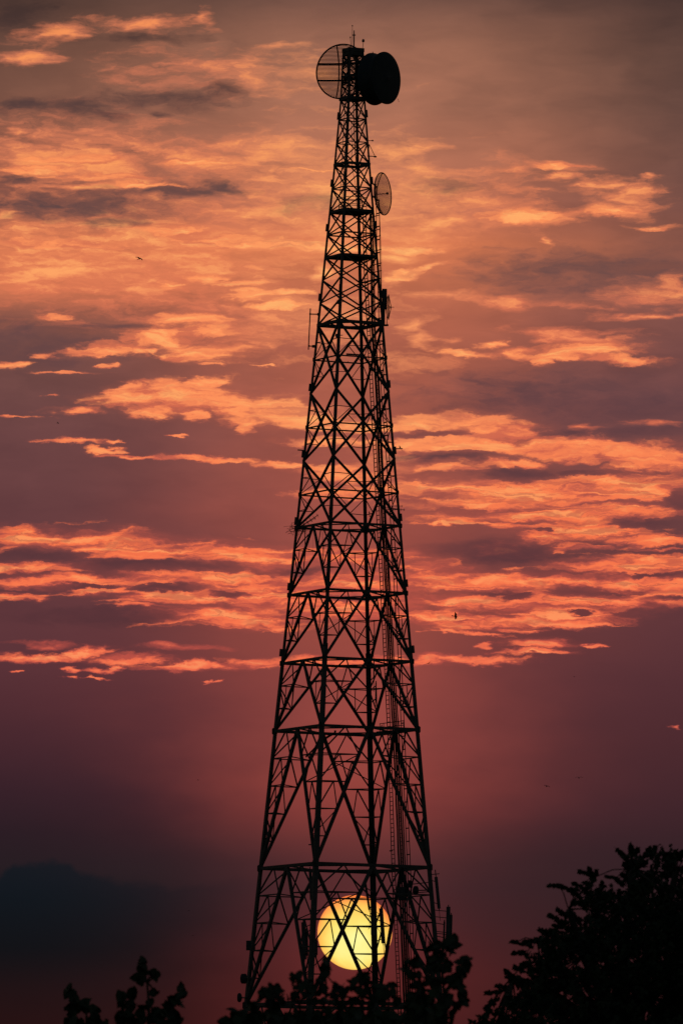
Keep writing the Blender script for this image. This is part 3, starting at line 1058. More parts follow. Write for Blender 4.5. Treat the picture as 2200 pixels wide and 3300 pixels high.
# large grid dish at the head, left
gc = tpoint(940 + 603 / 3.733, 60 + 636 / 3.733, 0.4)
r, n, s, t, back = grid_dish(gc, axis_of(-158), 2.06, 0.56, 43, 0.052,
                             'large round grid dish with fine horizontal bars at the mast top left', 'grid dishes on the mast', (-0.45, 0.95))
for v in (-0.5, 0.5):
    strut(r, back - n * 0.16 + t * v, leg('A', 215) + Vector((0, 0, v * 1.3)), 0.12)
    strut(r, back - n * 0.16 + t * v + s * 0.2, leg('B', 215) + Vector((0, 0, v * 1.3)), 0.10)

# medium grid dish, right
gc = tpoint(940 + 1093 / 3.733, 60 + 2108 / 3.733, -0.3)
r, n, s, t, back = grid_dish(gc, axis_of(114, 0.03), 1.59, 0.48, 54, 0.034,
                             'tilted grid dish of fine mesh bars on the right side of the upper mast', 'grid dishes on the mast', (0.0,), False, 0.85)
for v in (-0.45, 0.5):
    strut(r, back + t * v + n * 0.04, leg('D', 612) + Vector((0, 0, v)), 0.13)
m = MB()
m.bar(back - n * 0.10 - t * 0.8, back - n * 0.10 + t * 0.8, 0.10)
m.build('mounting_frame', DISH, r)

# small grid dish seen almost edge-on, lower right
gc = tpoint(940 + 1162 / 3.733, 640 + 1306 / 3.733, -0.4)
r, n, s, t, back = grid_dish(gc, axis_of(93), 0.93, 0.22, 22, 0.022,
                             'small dish seen edge-on with a pointed feed beside the middle of the mast', 'grid dishes on the mast', (0.0,), False, 0.0)
m = MB()
for sg in (-1, 1):
    m.tube([gc + t * 0.93 * sg, gc + n * 0.2], 0.03, 6)
    m.tube([gc + s * 0.93 * sg, gc + n * 0.2], 0.02, 6)
m.tube([back, gc + n * 0.42], 0.022, 6)
m.build('feed', DISH, r)
strut(r, back, back - n * 0.5, 0.14)

# equipment housing behind it
hx = tpoint(940 + 1116 / 3.733, 640 + 1300 / 3.733, -0.25)
h = thing('equipment_cabinet', hx - Vector((0, 0, 1.35)), 'tall dark equipment housing strapped to the right leg behind the edge-on dish', 'cabinet')
m = MB()
m.box(hx + Vector((-0.02, 0, 0.75)), 0.36, 0.5, 1.15)
m.box(hx + Vector((-0.12, 0, -0.55)), 0.30, 0.4, 1.55)
m.box(hx + Vector((0.05, 0, 0.3)), 0.26, 0.3, 1.0)
m.build('housing', PLASTIC, h)
m = MB()
m.bar(tpoint(1212, 1049, -0.2), tpoint(1251, 1048, -0.2), 0.14)
m.bar(tpoint(1216, 1026, -0.2), tpoint(1236, 1040, -0.2), 0.12)
m.bar(tpoint(1246, 1020, -0.2), tpoint(1246, 1049, -0.2), 0.06)
m.build('bracket', STEEL, h)

# shrouded dish at the head, right
ax = axis_of(124, 0.0)
c_front = tpoint(940 + 1130 / 3.733, 60 + 714 / 3.733, -0.6)
R = 1.98
d = thing('drum_dish', c_front - ax * 1.25, 'large solid drum dish with a pinched shroud at the mast top right', 'dish antenna')
m = MB()
L = 1.2
m.lathe(c_front, ax, [(-L - 0.62, 0.12), (-L - 0.60, 0.34), (-L - 0.50, 0.8), (-L - 0.33, 1.32), (-L - 0.14, 1.76), (-L - 0.05, R * 0.985), (-L + 0.02, R * 1.0), (-L + 0.10, R * 1.0), (-L + 0.22, R * 0.985),
                      (-L * 0.6, R * 0.925), (-L * 0.4, R * 0.925), (-0.2, R * 0.975), (-0.06, R * 0.998), (0.0, R), (0.04, R * 0.985)], 72)
m.build('shroud', DISH, d, True)
m = MB()
m.lathe(c_front, ax, [(0.035, R * 0.984), (0.07, R * 0.93), (0.12, R * 0.7), (0.15, R * 0.35), (0.16, 0.02)], 72)
m.build('radome', DISH, d, True)
m = MB()
lug = c_front - ax * L + Vector((0, 0, R))
m.box(lug, 0.06, 0.06, 0.2)
m.tube([c_front + Vector((0.9, 0, -1.55)), c_front + Vector((1.0, 0, -1.82))], 0.015, 5)
m.build('lifting_lug', DISH, d)
for sg in (-0.6, 0.6):
    strut(d, c_front - ax * (L + 0.5) + Vector((0, 0, sg)), leg('D', 230) + Vector((0, 0, sg)), 0.16)

# rods on the roof deck
ztop = tpoint(1140, 158).z


def rod(px0, py0, px1, py1, rad, name, label, cat, extra=None, group=None):
    a, b = tpoint(px0, py0), tpoint(px1, py1)
    o = thing(name, a, label, cat, group)
    m = MB()
    m.tube([a, lerp(a, b, 0.6), b], [rad, rad, rad * 0.7], 8)
    m.build('rod', STEEL, o)
    if extra:
        extra(o, a, b)
    return o


def cap(o, a, b):
    m = MB()
    m.box(b, 0.09, 0.09, 0.08)
    m.build('tip', STEEL, o)


def crossarm(o, a, b):
    c = tpoint(1140, 113)
    m = MB()
    m.box(c, 0.26, 0.1, 0.07)
    m.build('collar', STEEL, o)


def lamp(o, a, b):
    m = MB()
    m.lathe(b - Vector((0, 0, 0.05)), (0, 0, 1), [(0, 0.04), (0.02, 0.09), (0.05, 0.1), (0.16, 0.1), (0.22, 0.07), (0.25, 0.02)], 16)
    m.build('lamp_housing', PLASTIC, o)


rod(1140, 156, 1140.5, 98, 0.05, 'pole_antenna', 'thick pole with a short collar on the mast roof, tallest but one', 'antenna', crossarm)
rod(1135, 156, 1135, 83, 0.02, 'whip_antenna', 'very thin rod on the mast roof reaching highest of all', 'antenna', cap)
rod(1131, 156, 1128.5, 120, 0.022, 'lightning_rod', 'short leaning thin rod left of the thick pole on the mast roof', 'rod', cap)
rod(1168, 158, 1170, 134, 0.022, 'beacon_lamp', 'small round beacon lamp on a stalk at the right of the mast roof', 'lamp', lamp)

# short arms with lamps, upper right
o = thing('side_lamp', tpoint(1187, 453), 'tiny ball-ended arm sticking out right below the top drum dish', 'lamp', None)
m = MB()
m.tube([tpoint(1183, 453, 0), tpoint(1199, 453, 0)], 0.025, 6)
m.build('arm', STEEL, o)
m = MB()
m.lathe(tpoint(1197, 453), (1, 0, 0), [(0, .02), (0.03, 0.06), (0.1, 0.06), (0.14, 0.02)], 10)
m.build('lamp_housing', PLASTIC, o)
o = thing('floodlight', tpoint(1192, 503), 'floodlight on a stayed arm out to the right above the medium grid dish', 'lamp')
m = MB()
m.tube([tpoint(1183, 503), tpoint(1207, 504)], 0.04, 6)
m.tube([tpoint(1189, 465), tpoint(1207, 502)], 0.028, 6)
m.tube([tpoint(1189, 465), tpoint(1186, 503)], 0.03, 6)
m.build('arm', STEEL, o)
m = MB()
m.box(tpoint(1208, 505), 0.18, 0.16, 0.1)
m.bar(tpoint(1208, 503), tpoint(1213, 506), 0.07)
m.build('lamp_housing', PLASTIC, o)

# stacked dipole on stand-off arms, left
o = thing('dipole_antenna', tpoint(994, 1125), 'long thin vertical rod aerial held off the left leg by two arms', 'antenna')
m = MB()
m.tube([tpoint(993.5, 1127), tpoint(1000, 994)], 0.045, 8)
m.build('rod', STEEL, o)
for (x0, x1, y) in ((999, 1031, 1012), (995, 1014, 1115)):
    m = MB()
    m.tube([tpoint(x0, y), tpoint(x1, y + 1)], 0.05, 6)
    m.box(tpoint(x1 - 4, y + 1), 0.22, 0.16, 0.2)
    m.box(tpoint(x0, y), 0.12, 0.12, 0.12)
    m.build('arm', STEEL, o)

# clamps on the near leg
for py, lb in ((987, 'dark clamp box on the near leg beside the edge-on dish height'), (1096, 'dark clamp box on the near leg below the crossing of the first large brace'),):
    c = leg('B', py)
    o = thing('junction_box', c - Vector((0, 0, 0.15)), lb, 'box')
    m = MB()
    m.box(c + Vector((-0.05, -0.16, 0)), 0.34, 0.18, 0.28)
    m.build('casing', PLASTIC, o)
    m = MB()
    m.bar(c + Vector((-0.26, -0.12, 0.02)), c + Vector((0.32, -0.12, 0.05)), 0.05)
    m.build('bracket', STEEL, o)

# stub rods at mid height
o = thing('stub_arm', tpoint(972, 1452), 'stub rod sticking out to the left of the mast below the bright cloud', 'rod', None)
m = MB()
m.tube([tpoint(959, 1450), tpoint(984, 1452)], 0.05, 6)
m.build('rod', STEEL, o)
o = thing('stub_arm', tpoint(1285, 1446), 'stub rod sticking out to the right of the mast with a bird on it', 'rod', None)
m = MB()
m.tube([tpoint(1272, 1446), tpoint(1297, 1446)], 0.045, 6)
m.build('rod', STEEL, o)


# yagi aerials
def yagi(pts, n, half, label, rad=0.028, updir=None):
    a, b = tpoint(*pts[0]), tpoint(*pts[1])
    o = thing('yagi_antenna', a, label, 'antenna')
    m = MB()
    m.tube([a, b], rad, 6)
    m.build('boom', STEEL, o)
    dvec = (b - a).normalized()
    u = Vector(updir) if updir else dvec.cross(Vector((0, 1, 0))).normalized()
    for i in range(n):
        c = lerp(a, b, (i + 0.7) / n)
        hl = half * (1.0 - 0.3 * i / n)
        m = MB()
        m.tube([c - u * hl, c + u * hl], 0.014, 5)
        m.build('element', STEEL, o)
    return o


yagi(((948, 1709), (1026, 1659)), 7, 0.22, 'fallen aerial leaning inside the left corner of the mast above a tangle of twigs')
yagi(((962, 1702), (1018, 1668)), 5, 0.16, 'second shorter aerial lying alongside the leaning one in the left corner of the mast', 0.02)
yagi(((1249, 1631), (1297, 1631)), 5, 0.12, 'thin horizontal aerial pointing right from the right leg, the upper one', 0.02)
yagi(((1244, 1642), (1304, 1643)), 6, 0.14, 'thin horizontal aerial pointing right from the right leg, the lower and longer one', 0.026)

# tangle of twigs in the corner
rnd = random.Random(3)
m = MB()
base_n = leg('A', 1696)
for i in range(70):
    c = base_n + Vector((rnd.gauss(0.12, 0.35), rnd.gauss(0, 0.25), rnd.gauss(-0.12, 0.16)))
    d_ = Vector((rnd.gauss(0, 1), rnd.gauss(0, 1), rnd.gauss(0, 0.5))).normalized() * rnd.uniform(0.2, 0.5)
    m.tube([c - d_, c + d_ * 0.2 + Vector((0, 0, rnd.gauss(0, 0.04))), c + d_], 0.011, 4)
for i in range(9):
    c = base_n + Vector((rnd.uniform(-0.2, 2.2), rnd.uniform(-0.3, 0.3), -0.15))
    m.tube([c, c + Vector((rnd.gauss(0, .05), 0, -0.5)), c + Vector((rnd.gauss(0, .08), 0, -rnd.uniform(0.8, 2.2)))], 0.006, 4)
nest = m.build('bird_nest', TWIG)
tag(nest, 'messy bundle of twigs and hanging strands in the left corner of the mast', 'nest')


# panel aerials low on the mast
def panel(px, py0, py1, w, label, leg_k, off=-0.3, lean=0.0, depth=0.16, group='panel antennas low on the mast', cross=False):
    a, b = tpoint(px + lean, py1, off), tpoint(px, py0, off)
    o = thing('panel_antenna', a, label, 'antenna', group)
    m = MB()
    ax_ = (b - a).normalized()
    L_ = (b - a).length
    s_ = ax_.cross(Vector((0, 1, 0))).normalized()
    f_ = s_.cross(ax_)
    hw, hd = w / 2, depth / 2
    sect = [(-hw, -hd * .4), (-hw * .7, -hd), (hw * .7, -hd), (hw, -hd * .4), (hw, hd), (-hw, hd)]
    vs = [a + s_ * x + f_ * y for x, y in sect] + [b + s_ * x + f_ * y for x, y in sect]
    m.add(vs, [tuple(range(5, -1, -1)), tuple(range(6, 12))] + [(i, (i + 1) % 6, 6 + (i + 1) % 6, 6 + i) for i in range(6)])
    m.build('radome', PLASTIC, o)
    m = MB()
    back_ = f_ * (hd + 0.09)
    m.tube([a - ax_ * 0.15 + back_, b + ax_ * (0.55 if cross else 0.15) + back_], 0.04, 8)
    if cross:
        c = b + ax_ * 0.22 + back_
        m.bar(c - s_ * 0.28, c + s_ * 0.28, 0.06)
    m.build('pole', STEEL, o)
    for f in (0.15, 0.85):
        c = lerp(a, b, f) + back_
        py = py1 + (py0 - py1) * f
        e = leg(leg_k, py)
        m = MB()
        m.bar(c, Vector((e.x, e.y, c.z)), 0.055)
        m.build('bracket', STEEL, o)
    m = MB()
    m.tube([a + f_ * 0.02, a + f_ * 0.05 - ax_ * 0.25, a + back_ - ax_ * 0.4, a + back_ - ax_ * 0.9], 0.02, 5)
    m.build('jumper_cable', CABLE, o)
    return o


panel(1404, 2826, 2928, 0.24, 'slim panel antenna below a small cross on the outer right leg, highest there', 'D', -0.2, 10, cross=True)
panel(1444, 2922, 3020, 0.30, 'panel antenna standing farthest out from the right leg above the leaves, taller top', 'D', -0.5, -2)
panel(1453, 2948, 3024, 0.20, 'panel antenna close behind the farthest one on the right, lower top', 'D', 0.2, -2)
panel(1431, 2970, 3030, 0.13, 'thin short panel antenna between the right leg and the outermost pair', 'D', 0.0, -2)
panel(1203, 2954, 3012, 0.40, 'short wide panel antenna in front of the sun on the far leg', 'C', -0.5, 0)
panel(1227, 2927, 3040, 0.30, 'tall panel antenna in front of the right part of the sun', 'C', -0.3, 8)
panel(1177, 2848, 2932, 0.17, 'slender leaning panel antenna crossing the top edge of the sun', 'C', -0.9, 13)
panel(977, 2972, 3092, 0.30, 'wide panel antenna left of the sun beside the near leg', 'B', 0.3, 4)
panel(988, 2992, 3080, 0.17, 'narrow panel antenna between the wide one and the near leg left of the sun', 'B', 0.6, 2)
panel(999, 2800, 2900, 0.22, 'panel antenna hanging just under the great ring beside the near leg', 'B', 0.5, 4)
panel(1019, 3030, 3078, 0.20, 'short panel antenna on the right of the near leg low beside the sun', 'B', -0.3, 0)
panel(1204, 2130, 2190, 0.10, 'tiny panel antenna inside the mast right of the far leg under the lowest bright cloud', 'C', -0.6, 0)
panel(1211, 2200, 2260, 0.10, 'tiny panel antenna inside the mast one storey below a similar one', 'C', -0.6, -1)
panel(1203, 2052, 2090, 0.08, 'tiny thin panel antenna inside the mast behind the far leg at bright cloud height', 'C', -0.6, 0)


# small solid dishes and radio boxes
def drum(px, py, R_, look, L_, label, leg_k, py_leg):
    c = tpoint(px, py, -0.2)
    n = axis_of(look)
    o = thing('drum_dish', c - Vector((0, 0, R_)), label, 'dish antenna')
    m = MB()
    m.lathe(c, n, [(-L_ - R_ * .35, R_ * .2), (-L_ - R_ * .2, R_ * .7), (-L_, R_), (-0.02, R_), (0.0, R_ * .97)], 36)
    m.build('shroud', DISH, o, True)
    m = MB()
    m.lathe(c, n, [(0.0, R_ * .965), (0.04, R_ * .8), (0.06, R_ * .4), (0.065, 0.01)], 36)
    m.build('radome', DISH, o, True)
    e = leg(leg_k, py_leg)
    m = MB()
    m.tube([c - n * (L_ + R_ * .3), e], 0.05, 6)
    m.build('bracket', STEEL, o)


drum(1343, 2870, 0.34, 70, 0.2, 'small round drum dish inside the right side just under the great ring', 'D', 2870)
drum(779, 3154, 0.37, -75, 0.30, 'blue-black drum dish on the left leg just above the leaves', 'A', 3154)
drum(768, 3215, 0.34, -80, 0.16, 'lowest drum dish on the left leg half hidden by leaves', 'A', 3215)
for px, py, w, h_, k, lb in ((802, 3047, 0.40, 0.72, 'A', 'box-shaped radio unit on the outer left leg level with the sun'), (818, 3052, 0.22, 0.5, 'A', 'smaller radio box tucked inside the left leg level with the sun'),
                             (1296, 2880, 0.62, 1.0, 'D', 'bulky radio box among the cables right of the sun top'), (1322, 2850, 0.3, 0.5, 'D', 'small radio box beside the cables under the great ring')):
    c = tpoint(px, py, -0.2 if k == 'A' else 1.5)
    o = thing('radio_unit', c - Vector((0, 0, h_ / 2)), lb, 'radio box')
    m = MB()
    m.box(c, w, 0.3, h_)
    for i in range(5):
        m.box(c + Vector((-w / 2 + w * (i + .5) / 5, -0.18, 0)), w / 14, 0.07, h_ * 0.9)
    m.build('casing', PLASTIC, o)
    e = leg(k, py)
    m = MB()
    m.bar(c, Vector((e.x, e.y, c.z)), 0.06)
    m.build('bracket', STEEL, o)
# looped jumpers and a bent pipe
for pts, rad in (([(1196, 2936), (1188, 2960), (1192, 2985), (1200, 2978), (1186, 2995)], 0.018), ([(1211, 2985), (1222, 3000), (1232, 3030), (1244, 3046)], 0.02), ([(1212, 2912), (1210, 2935), (1224, 2950)], 0.02),
                 ([(1176, 2846), (1186, 2900), (1188, 2930)], 0.03), ([(1040, 2385), (1060, 2372), (1079, 2362), (1080, 2354)], 0.09), ([(985, 2440), (1000, 2425), (1028, 2396), (1040, 2385)], 0.06)):
    m = MB()
    m.tube([tpoint(x, y, -1.2) for x, y in pts], rad, 6)
    m.build('feeder_cable', CABLE, tower)
# landing by the ladder at the fifth ring
m = MB()
for px0, px1, py in ((1223, 1302, 2320), (1223, 1300, 2334)):
    m.bar(face_point(px0, py), face_point(px1, py), 0.05)
for px in (1224, 1236, 1285, 1300):
    m.bar(face_point(px, 2320), face_point(px, 2352), 0.05)
m.bar(face_point(1222, 2346), face_point(1304, 2350), 0.5, 0.06)
m.build('landing', STEEL, tower)
# beam clamped to the near-right face
m = MB()
m.bar(tpoint(1116, 1141, -1.6), tpoint(1164, 1144, -1.0), 0.11)
m.build('clamped_beam', STEEL, tower)
# small feet for lamps along the legs
for px, py, w in ((998, 2722, 0.25), (1190, 2760, 0.25), (1258, 2742, 0.2)):
    m = MB()
    m.bar(tpoint(px - 4, py, -0.6), tpoint(px + 6, py, -0.6), 0.09)
    m.build('step_bolt', STEEL, tower)


# ------------------------------------------------------------------ birds
def bird_mesh(span, flap, sweep, perched=False):
    """one continuous body: spindle with beak, fanned tail and, in flight, two bent wings"""
    me = bmesh.new()
    s = span
    L_ = 0.52 * s if not perched else 1.0 * s
    prof = [(-0.50, 0.03, 0.10), (-0.34, 0.045, 0.075), (-0.20, 0.085, 0.07), (0.0, 0.135, 0.13), (0.18, 0.125, 0.125), (0.30, 0.085, 0.09), (0.38, 0.085, 0.085), (0.44, 0.06, 0.06), (0.47, 0.02, 0.02), (0.54, 0.006, 0.006)]
    rings = []
    for x, h, w in prof:
        rings.append([me.verts.new((x * L_, math.cos(a) * w * L_, math.sin(a) * h * L_ + (0.05 * L_ if x > 0.25 else 0))) for a in [2 * math.pi * k / 10 for k in range(10)]])
    for a, b in zip(rings, rings[1:]):
        for k in range(10):
            me.faces.new((a[k], a[(k + 1) % 10], b[(k + 1) % 10], b[k]))
    me.faces.new(rings[0][::-1])
    me.faces.new(rings[-1])
    tail = [(-0.46, -0.05), (-0.86, -0.13), (-0.86, 0.13), (-0.46, 0.05)]
    lo_ = [me.verts.new((x * L_, y * L_, -0.012 * L_)) for x, y in tail]
    hi_ = [me.verts.new((x * L_, y * L_, 0.012 * L_)) for x, y in tail]
    me.faces.new(lo_[::-1])
    me.faces.new(hi_)
    for k in range(4):
        me.faces.new((lo_[k], lo_[(k + 1) % 4], hi_[(k + 1) % 4], hi_[k]))
    if not perched:
        for sg in (-1, 1):
            st = [(0.04, 0.20, -0.14), (0.16, 0.20, -0.13), (0.28, 0.20 - sweep * .3, -0.12), (0.40, 0.08 - sweep * .6, -0.13), (0.47, -0.04 - sweep, -0.14), (0.505, -0.13 - sweep, -0.17)]
            rows = []
            for y, f, b in st:
                z = math.sin(flap[0]) * min(y, 0.22) + math.sin(flap[1]) * max(0, y - 0.22) + 0.03
                rows.append([me.verts.new((f * s * .7, sg * y * s * (0.9 if y > .2 else 1), z * s + 0.014 * s)), me.verts.new((b * s * .9, sg * y * s * (0.9 if y > .2 else 1), z * s)),
                             me.verts.new((b * s * .9, sg * y * s * (0.9 if y > .2 else 1), z * s - 0.012 * s)), me.verts.new((f * s * .7, sg * y * s * (0.9 if y > .2 else 1), z * s - 0.012 * s))])
            for a, b in zip(rows, rows[1:]):
                for k in range(4):
                    me.faces.new((a[k], a[(k + 1) % 4], b[(k + 1) % 4], b[k]))
            me.faces.new(rows[0][::-1])
            me.faces.new(rows[-1])
    else:
        for sg in (-1, 1):
            lg = [(0.02, sg * 0.05, -0.10), (0.05, sg * 0.05, -0.30)]
            vs_ = []
            for x, y, z in lg:
                for a, b in ((-1, -1), (1, -1), (1, 1), (-1, 1)):
                    vs_.append(me.verts.new(((x + a * .014) * L_, (y + b * .014) * L_, z * L_)))
            for k in range(4):
                me.faces.new((vs_[k], vs_[(k + 1) % 4], vs_[4 + (k + 1) % 4], vs_[4 + k]))
            me.faces.new(vs_[4:])
    bmesh.ops.recalc_face_normals(me, faces=me.faces)
    mesh = bpy.data.meshes.new('bird')
    me.to_mesh(mesh)
    me.free()
    mesh.materials.append(FEATHER)
    mesh.polygons.foreach_set('use_smooth', [True] * len(mesh.polygons))
    return mesh


def fly(px, py, Y, span, flap, yaw, bank, pitch, label, sweep=0.05):
    o = bpy.data.objects.new('bird', bird_mesh(span, flap, sweep))
    o.location = P(px, py, Y)
    o.rotation_euler = (math.radians(bank), math.radians(pitch), math.radians(yaw))
    COL.objects.link(o)
    tag(o, label, 'bird', 'birds in flight')


fly(450, 834, 760, 0.9, (0.25, -0.2), 58, 26, -14, 'dark bird gliding at the upper left over the glowing cloud')
fly(1466, 1986, 760, 0.85, (0.35, 0.1), 24, 72, 6, 'dark bird banking steeply right of the mast over the rippled cloud')
fly(1864, 2507, 900, 0.95, (0.5, -0.35), 85, 0, -5, 'gull-winged bird at the right in the dusky purple sky, the higher of two')
fly(1760, 2534, 900, 0.85, (0.55, -0.6), 115, 12, -5, 'bird with drooping wings at the right, the lower left of two')
fly(188, 1364, 900, 0.5, (0.4, 0.1), 40, 30, 0, 'blurred dark speck of a bird far left beside a small pink cloud')
fly(913, 1163, 900, 0.28, (0.3, -0.2), 80, 5, 0, 'minute bird just left of the long vertical rod aerial')
fly(1380, 2138, 900, 0.75, (0.35, -0.1), 75, -25, 0, 'faint slanting bird just right of the mast under the lowest bright cloud')
fly(1849, 2181, 1000, 0.5, (0.4, -0.2), 80, 0, 0, 'tiny faint bird right of the mast in the plain purple sky')
fly(639, 2514, 1000, 0.36, (0.4, 0.0), 30, 20, 0, 'tiny speck of a bird left of the mast in the red glow')
fly(609, 2935, 1000, 0.42, (0.4, -0.2), 60, 0, 0, 'faint speck of a bird above the left treetop, the higher')
fly(622, 3015, 1000, 0.45, (0.3, -0.2), 70, 0, 0, 'faint speck of a bird above the left treetop, the lower')


def nearest(px, py):
    """point of the closest mast member under (px, py)"""
    best = None
    for kind, a, b, w in MEMBERS:
        pa, pb = proj(a), proj(b)
        dx_, dy_ = pb[0] - pa[0], pb[1] - pa[1]
        l2 = dx_ * dx_ + dy_ * dy_ + 1e-9
        t = max(0, min(1, ((px - pa[0]) * dx_ + (py - pa[1]) * dy_) / l2))
        qx, qy = pa[0] + t * dx_, pa[1] + t * dy_
        dd = math.hypot(qx - px, qy - py)
        if best is None or dd < best[0]:
            best = (dd, a + (b - a) * t + Vector((0, 0, w / 2)))
    return best[1]


def perch(px, py, size, yaw, up, label, spot=None):
    o = bpy.data.objects.new('bird', bird_mesh(size, (0, 0), 0, True))
    base_ = spot or nearest(px, py)
    o.rotation_euler = (0, -math.radians(up), math.radians(yaw))
    foot = o.rotation_euler.to_matrix() @ Vector((0.05 * size, 0, -0.30 * size))
    o.location = base_ - foot
    COL.objects.link(o)
    tag(o, label, 'bird', 'birds perched on the mast')


perch(1285, 1446, 0.34, 160, 55, 'bird perched on the stub rod out to the right of the mast', tpoint(1285, 1446) + Vector((0, 0, 0.045)))
perch(1190, 1661, 0.36, 100, 60, 'bird perched on a thin brace inside the mast right of the far leg')
perch(1144, 1906, 0.30, 20, 50, 'bird perched on the third ring beam in the middle of the mast')
perch(1296, 1914, 0.34, 170, 40, 'bird perched on the third ring beam close to the right leg')
perch(1293, 1843, 0.30, 20, 35, 'bird perched on the thin brace at the right leg above the third ring')
perch(1122, 1164, 0.16, 60, 60, 'very small bird on the horizontal beam between the middle legs')
perch(1230, 2345, 0.30, 60, 55, 'bird perched on the ring by the railed landing')


# ------------------------------------------------------------------ trees in front
def leaf_card(m, c, d, n, length, width, rnd, heart=True):
    """one leaf: pointed oval folded along its midrib, drooping at the tip"""
    d = d.normalized()
    s = d.cross(n)
    if s.length < 1e-3:
        s = d.cross(Vector((0.3, 0.2, 0.9)))
    s.normalize()
    n = s.cross(d)
    if heart:
        prof = [(0.0, 0.10), (0.10, 0.62), (0.28, 0.98), (0.50, 0.95), (0.72, 0.62), (0.9, 0.22), (1.0, 0.0)]
    else:
        prof = [(0.0, 0.05), (0.3, 0.9), (0.62, 0.85), (1.0, 0.0)]
    base = len(m.v)
    k = len(prof)
    fold = rnd.uniform(0.1, 0.35)
    droop = rnd.uniform(0.05, 0.3)
    for f, w in prof:
        mid = c + d * (f - 0.5) * length - n * droop * length * f * f
        m.v.append(tuple(mid - n * fold * w * width * .25))
        m.v.append(tuple(mid + s * w * width / 2 + n * fold * w * width * .25))
        m.v.append(tuple(mid - s * w * width / 2 + n * fold * w * width * .25))
    for i in range(k - 1):
        a, b = base + 3 * i, base + 3 * i + 3
        m.f.append((a, a + 1, b + 1, b))
        m.f.append((a + 2, a, b, b + 2))


def rdir(rnd):
    while True:
        v = Vector((rnd.uniform(-1, 1), rnd.uniform(-1, 1), rnd.uniform(-1, 1)))
        if 0.1 < v.length < 1:
            return v.normalized()


def broad_tree(label, foot_px, Y, shoots, clumps, fill, leaf_px, seed, hidden, splay=0.35):
    """a bushy tree with big round leaves; shoots are (polyline, leaves) and clumps (x, y, r) as they stand against the sky"""
    rnd = random.Random(seed)
    px = Y / F_PX
    foot = P(foot_px, 3300, Y)
    foot.z = 0
    o = thing('broadleaf_tree', foot, label, 'tree')
    lm, tm = MB(), MB()
    crown_c = P(foot_px, 3300, Y)
    fork = Vector((foot.x, foot.y, crown_c.z * 0.45))
    tm.tube([foot - Vector((0, 0, 0.2)), foot + Vector((0.04, 0, fork.z * .5)), fork], [0.20, 0.15, 0.12], 10)

    def twig(p0, p1, r0, r1):
        mid = (p0 + p1) / 2 + Vector((rnd.gauss(0, .05), rnd.gauss(0, .05), rnd.gauss(0, .03))) * (p1 - p0).length
        tm.tube([p0, mid, p1], [r0, (r0 + r1) / 2, r1], 6)
    tips = []
    for poly in shoots:
        pts = [P(x, y, Y + dy) for x, y, dy in poly]
        twig(fork + Vector((rnd.uniform(-.05, .05), 0, rnd.uniform(-0.2, 0.3))), pts[0], 0.06, 0.022)
        tm.tube(pts, [0.022 - 0.015 * i / max(1, len(pts) - 1) for i in range(len(pts))], 6)
        tips += pts
    for cx, cy, rr, nn in clumps:
        c0 = P(cx, cy, Y + rnd.uniform(-splay, splay))
        r_m = rr * px
        near_ = min(tips, key=lambda t_: (t_ - c0).length) if tips else fork
        if (near_ - c0).length > r_m * 0.5:
            if (near_ - c0).length < 1.0:
                twig(near_, c0, 0.014, 0.006)
            else:
                twig(fork + Vector((0, 0, 0.3)), c0, 0.03, 0.008)
        for _ in range(nn):
            v = rdir(rnd) * (rnd.random() ** 0.5)
            p = c0 + Vector((v.x * r_m, v.y * max(r_m, 0.15), v.z * r_m))
            out = (p - c0).normalized() if (p - c0).length > 1e-4 else rdir(rnd)
            d_ = (out + Vector((0, 0, -0.35)) + rdir(rnd) * 0.7)
            nrm = Vector((0, -1, 0.35)) + rdir(rnd) * 0.8
            ln = leaf_px * px * rnd.uniform(0.75, 1.2)
            leaf_card(lm, p, d_, nrm, ln, ln * rnd.uniform(0.66, 0.85), rnd)
    for (x0, x1, ytop, ybot, nn) in fill:
        for _ in range(nn):
            x = rnd.uniform(x0, x1)
            y = ytop(x) + (ybot - ytop(x)) * rnd.random() ** 0.8
            p = P(x, y, Y + rnd.uniform(-1.2, 1.2))
            ln = leaf_px * px * rnd.uniform(0.75, 1.2)
            leaf_card(lm, p, rdir(rnd) + Vector((0, 0, -0.3)), Vector((0, -1, 0.3)) + rdir(rnd), ln, ln * rnd.uniform(0.66, 0.85), rnd)
    # the rest of the crown below the frame
    c, rx, rz, nn = hidden
    for _ in range(nn):
        v = rdir(rnd) * (0.45 + 0.55 * rnd.random())
        p = P(c[0], c[1], Y) + Vector((v.x * rx, v.y * rx, v.z * rz))
        ln = leaf_px * px * rnd.uniform(0.75, 1.2)
        leaf_card(lm, p, rdir(rnd) + Vector((0, 0, -0.3)), rdir(rnd), ln, ln * 0.75, rnd)
    for _ in range(14):
        v = rdir(rnd)
        twig(fork, P(c[0], c[1], Y) + Vector((v.x * rx * .8, v.y * rx * .8, abs(v.z) * rz * .6)), 0.05, 0.01)
    tm.build('trunk', BARK, o, True)
    lm.build('crown', LEAF, o)
    return o


Z7 = lambda x, y: (x / 1.425, 2475 + y / 1.425)          # reading scales of the notes
Z6 = lambda x, y: (700 + x / 1.823, 2740 + y / 1.823)
Z8 = lambda x, y: (1100 + x / 1.425, 2475 + y / 1.425)

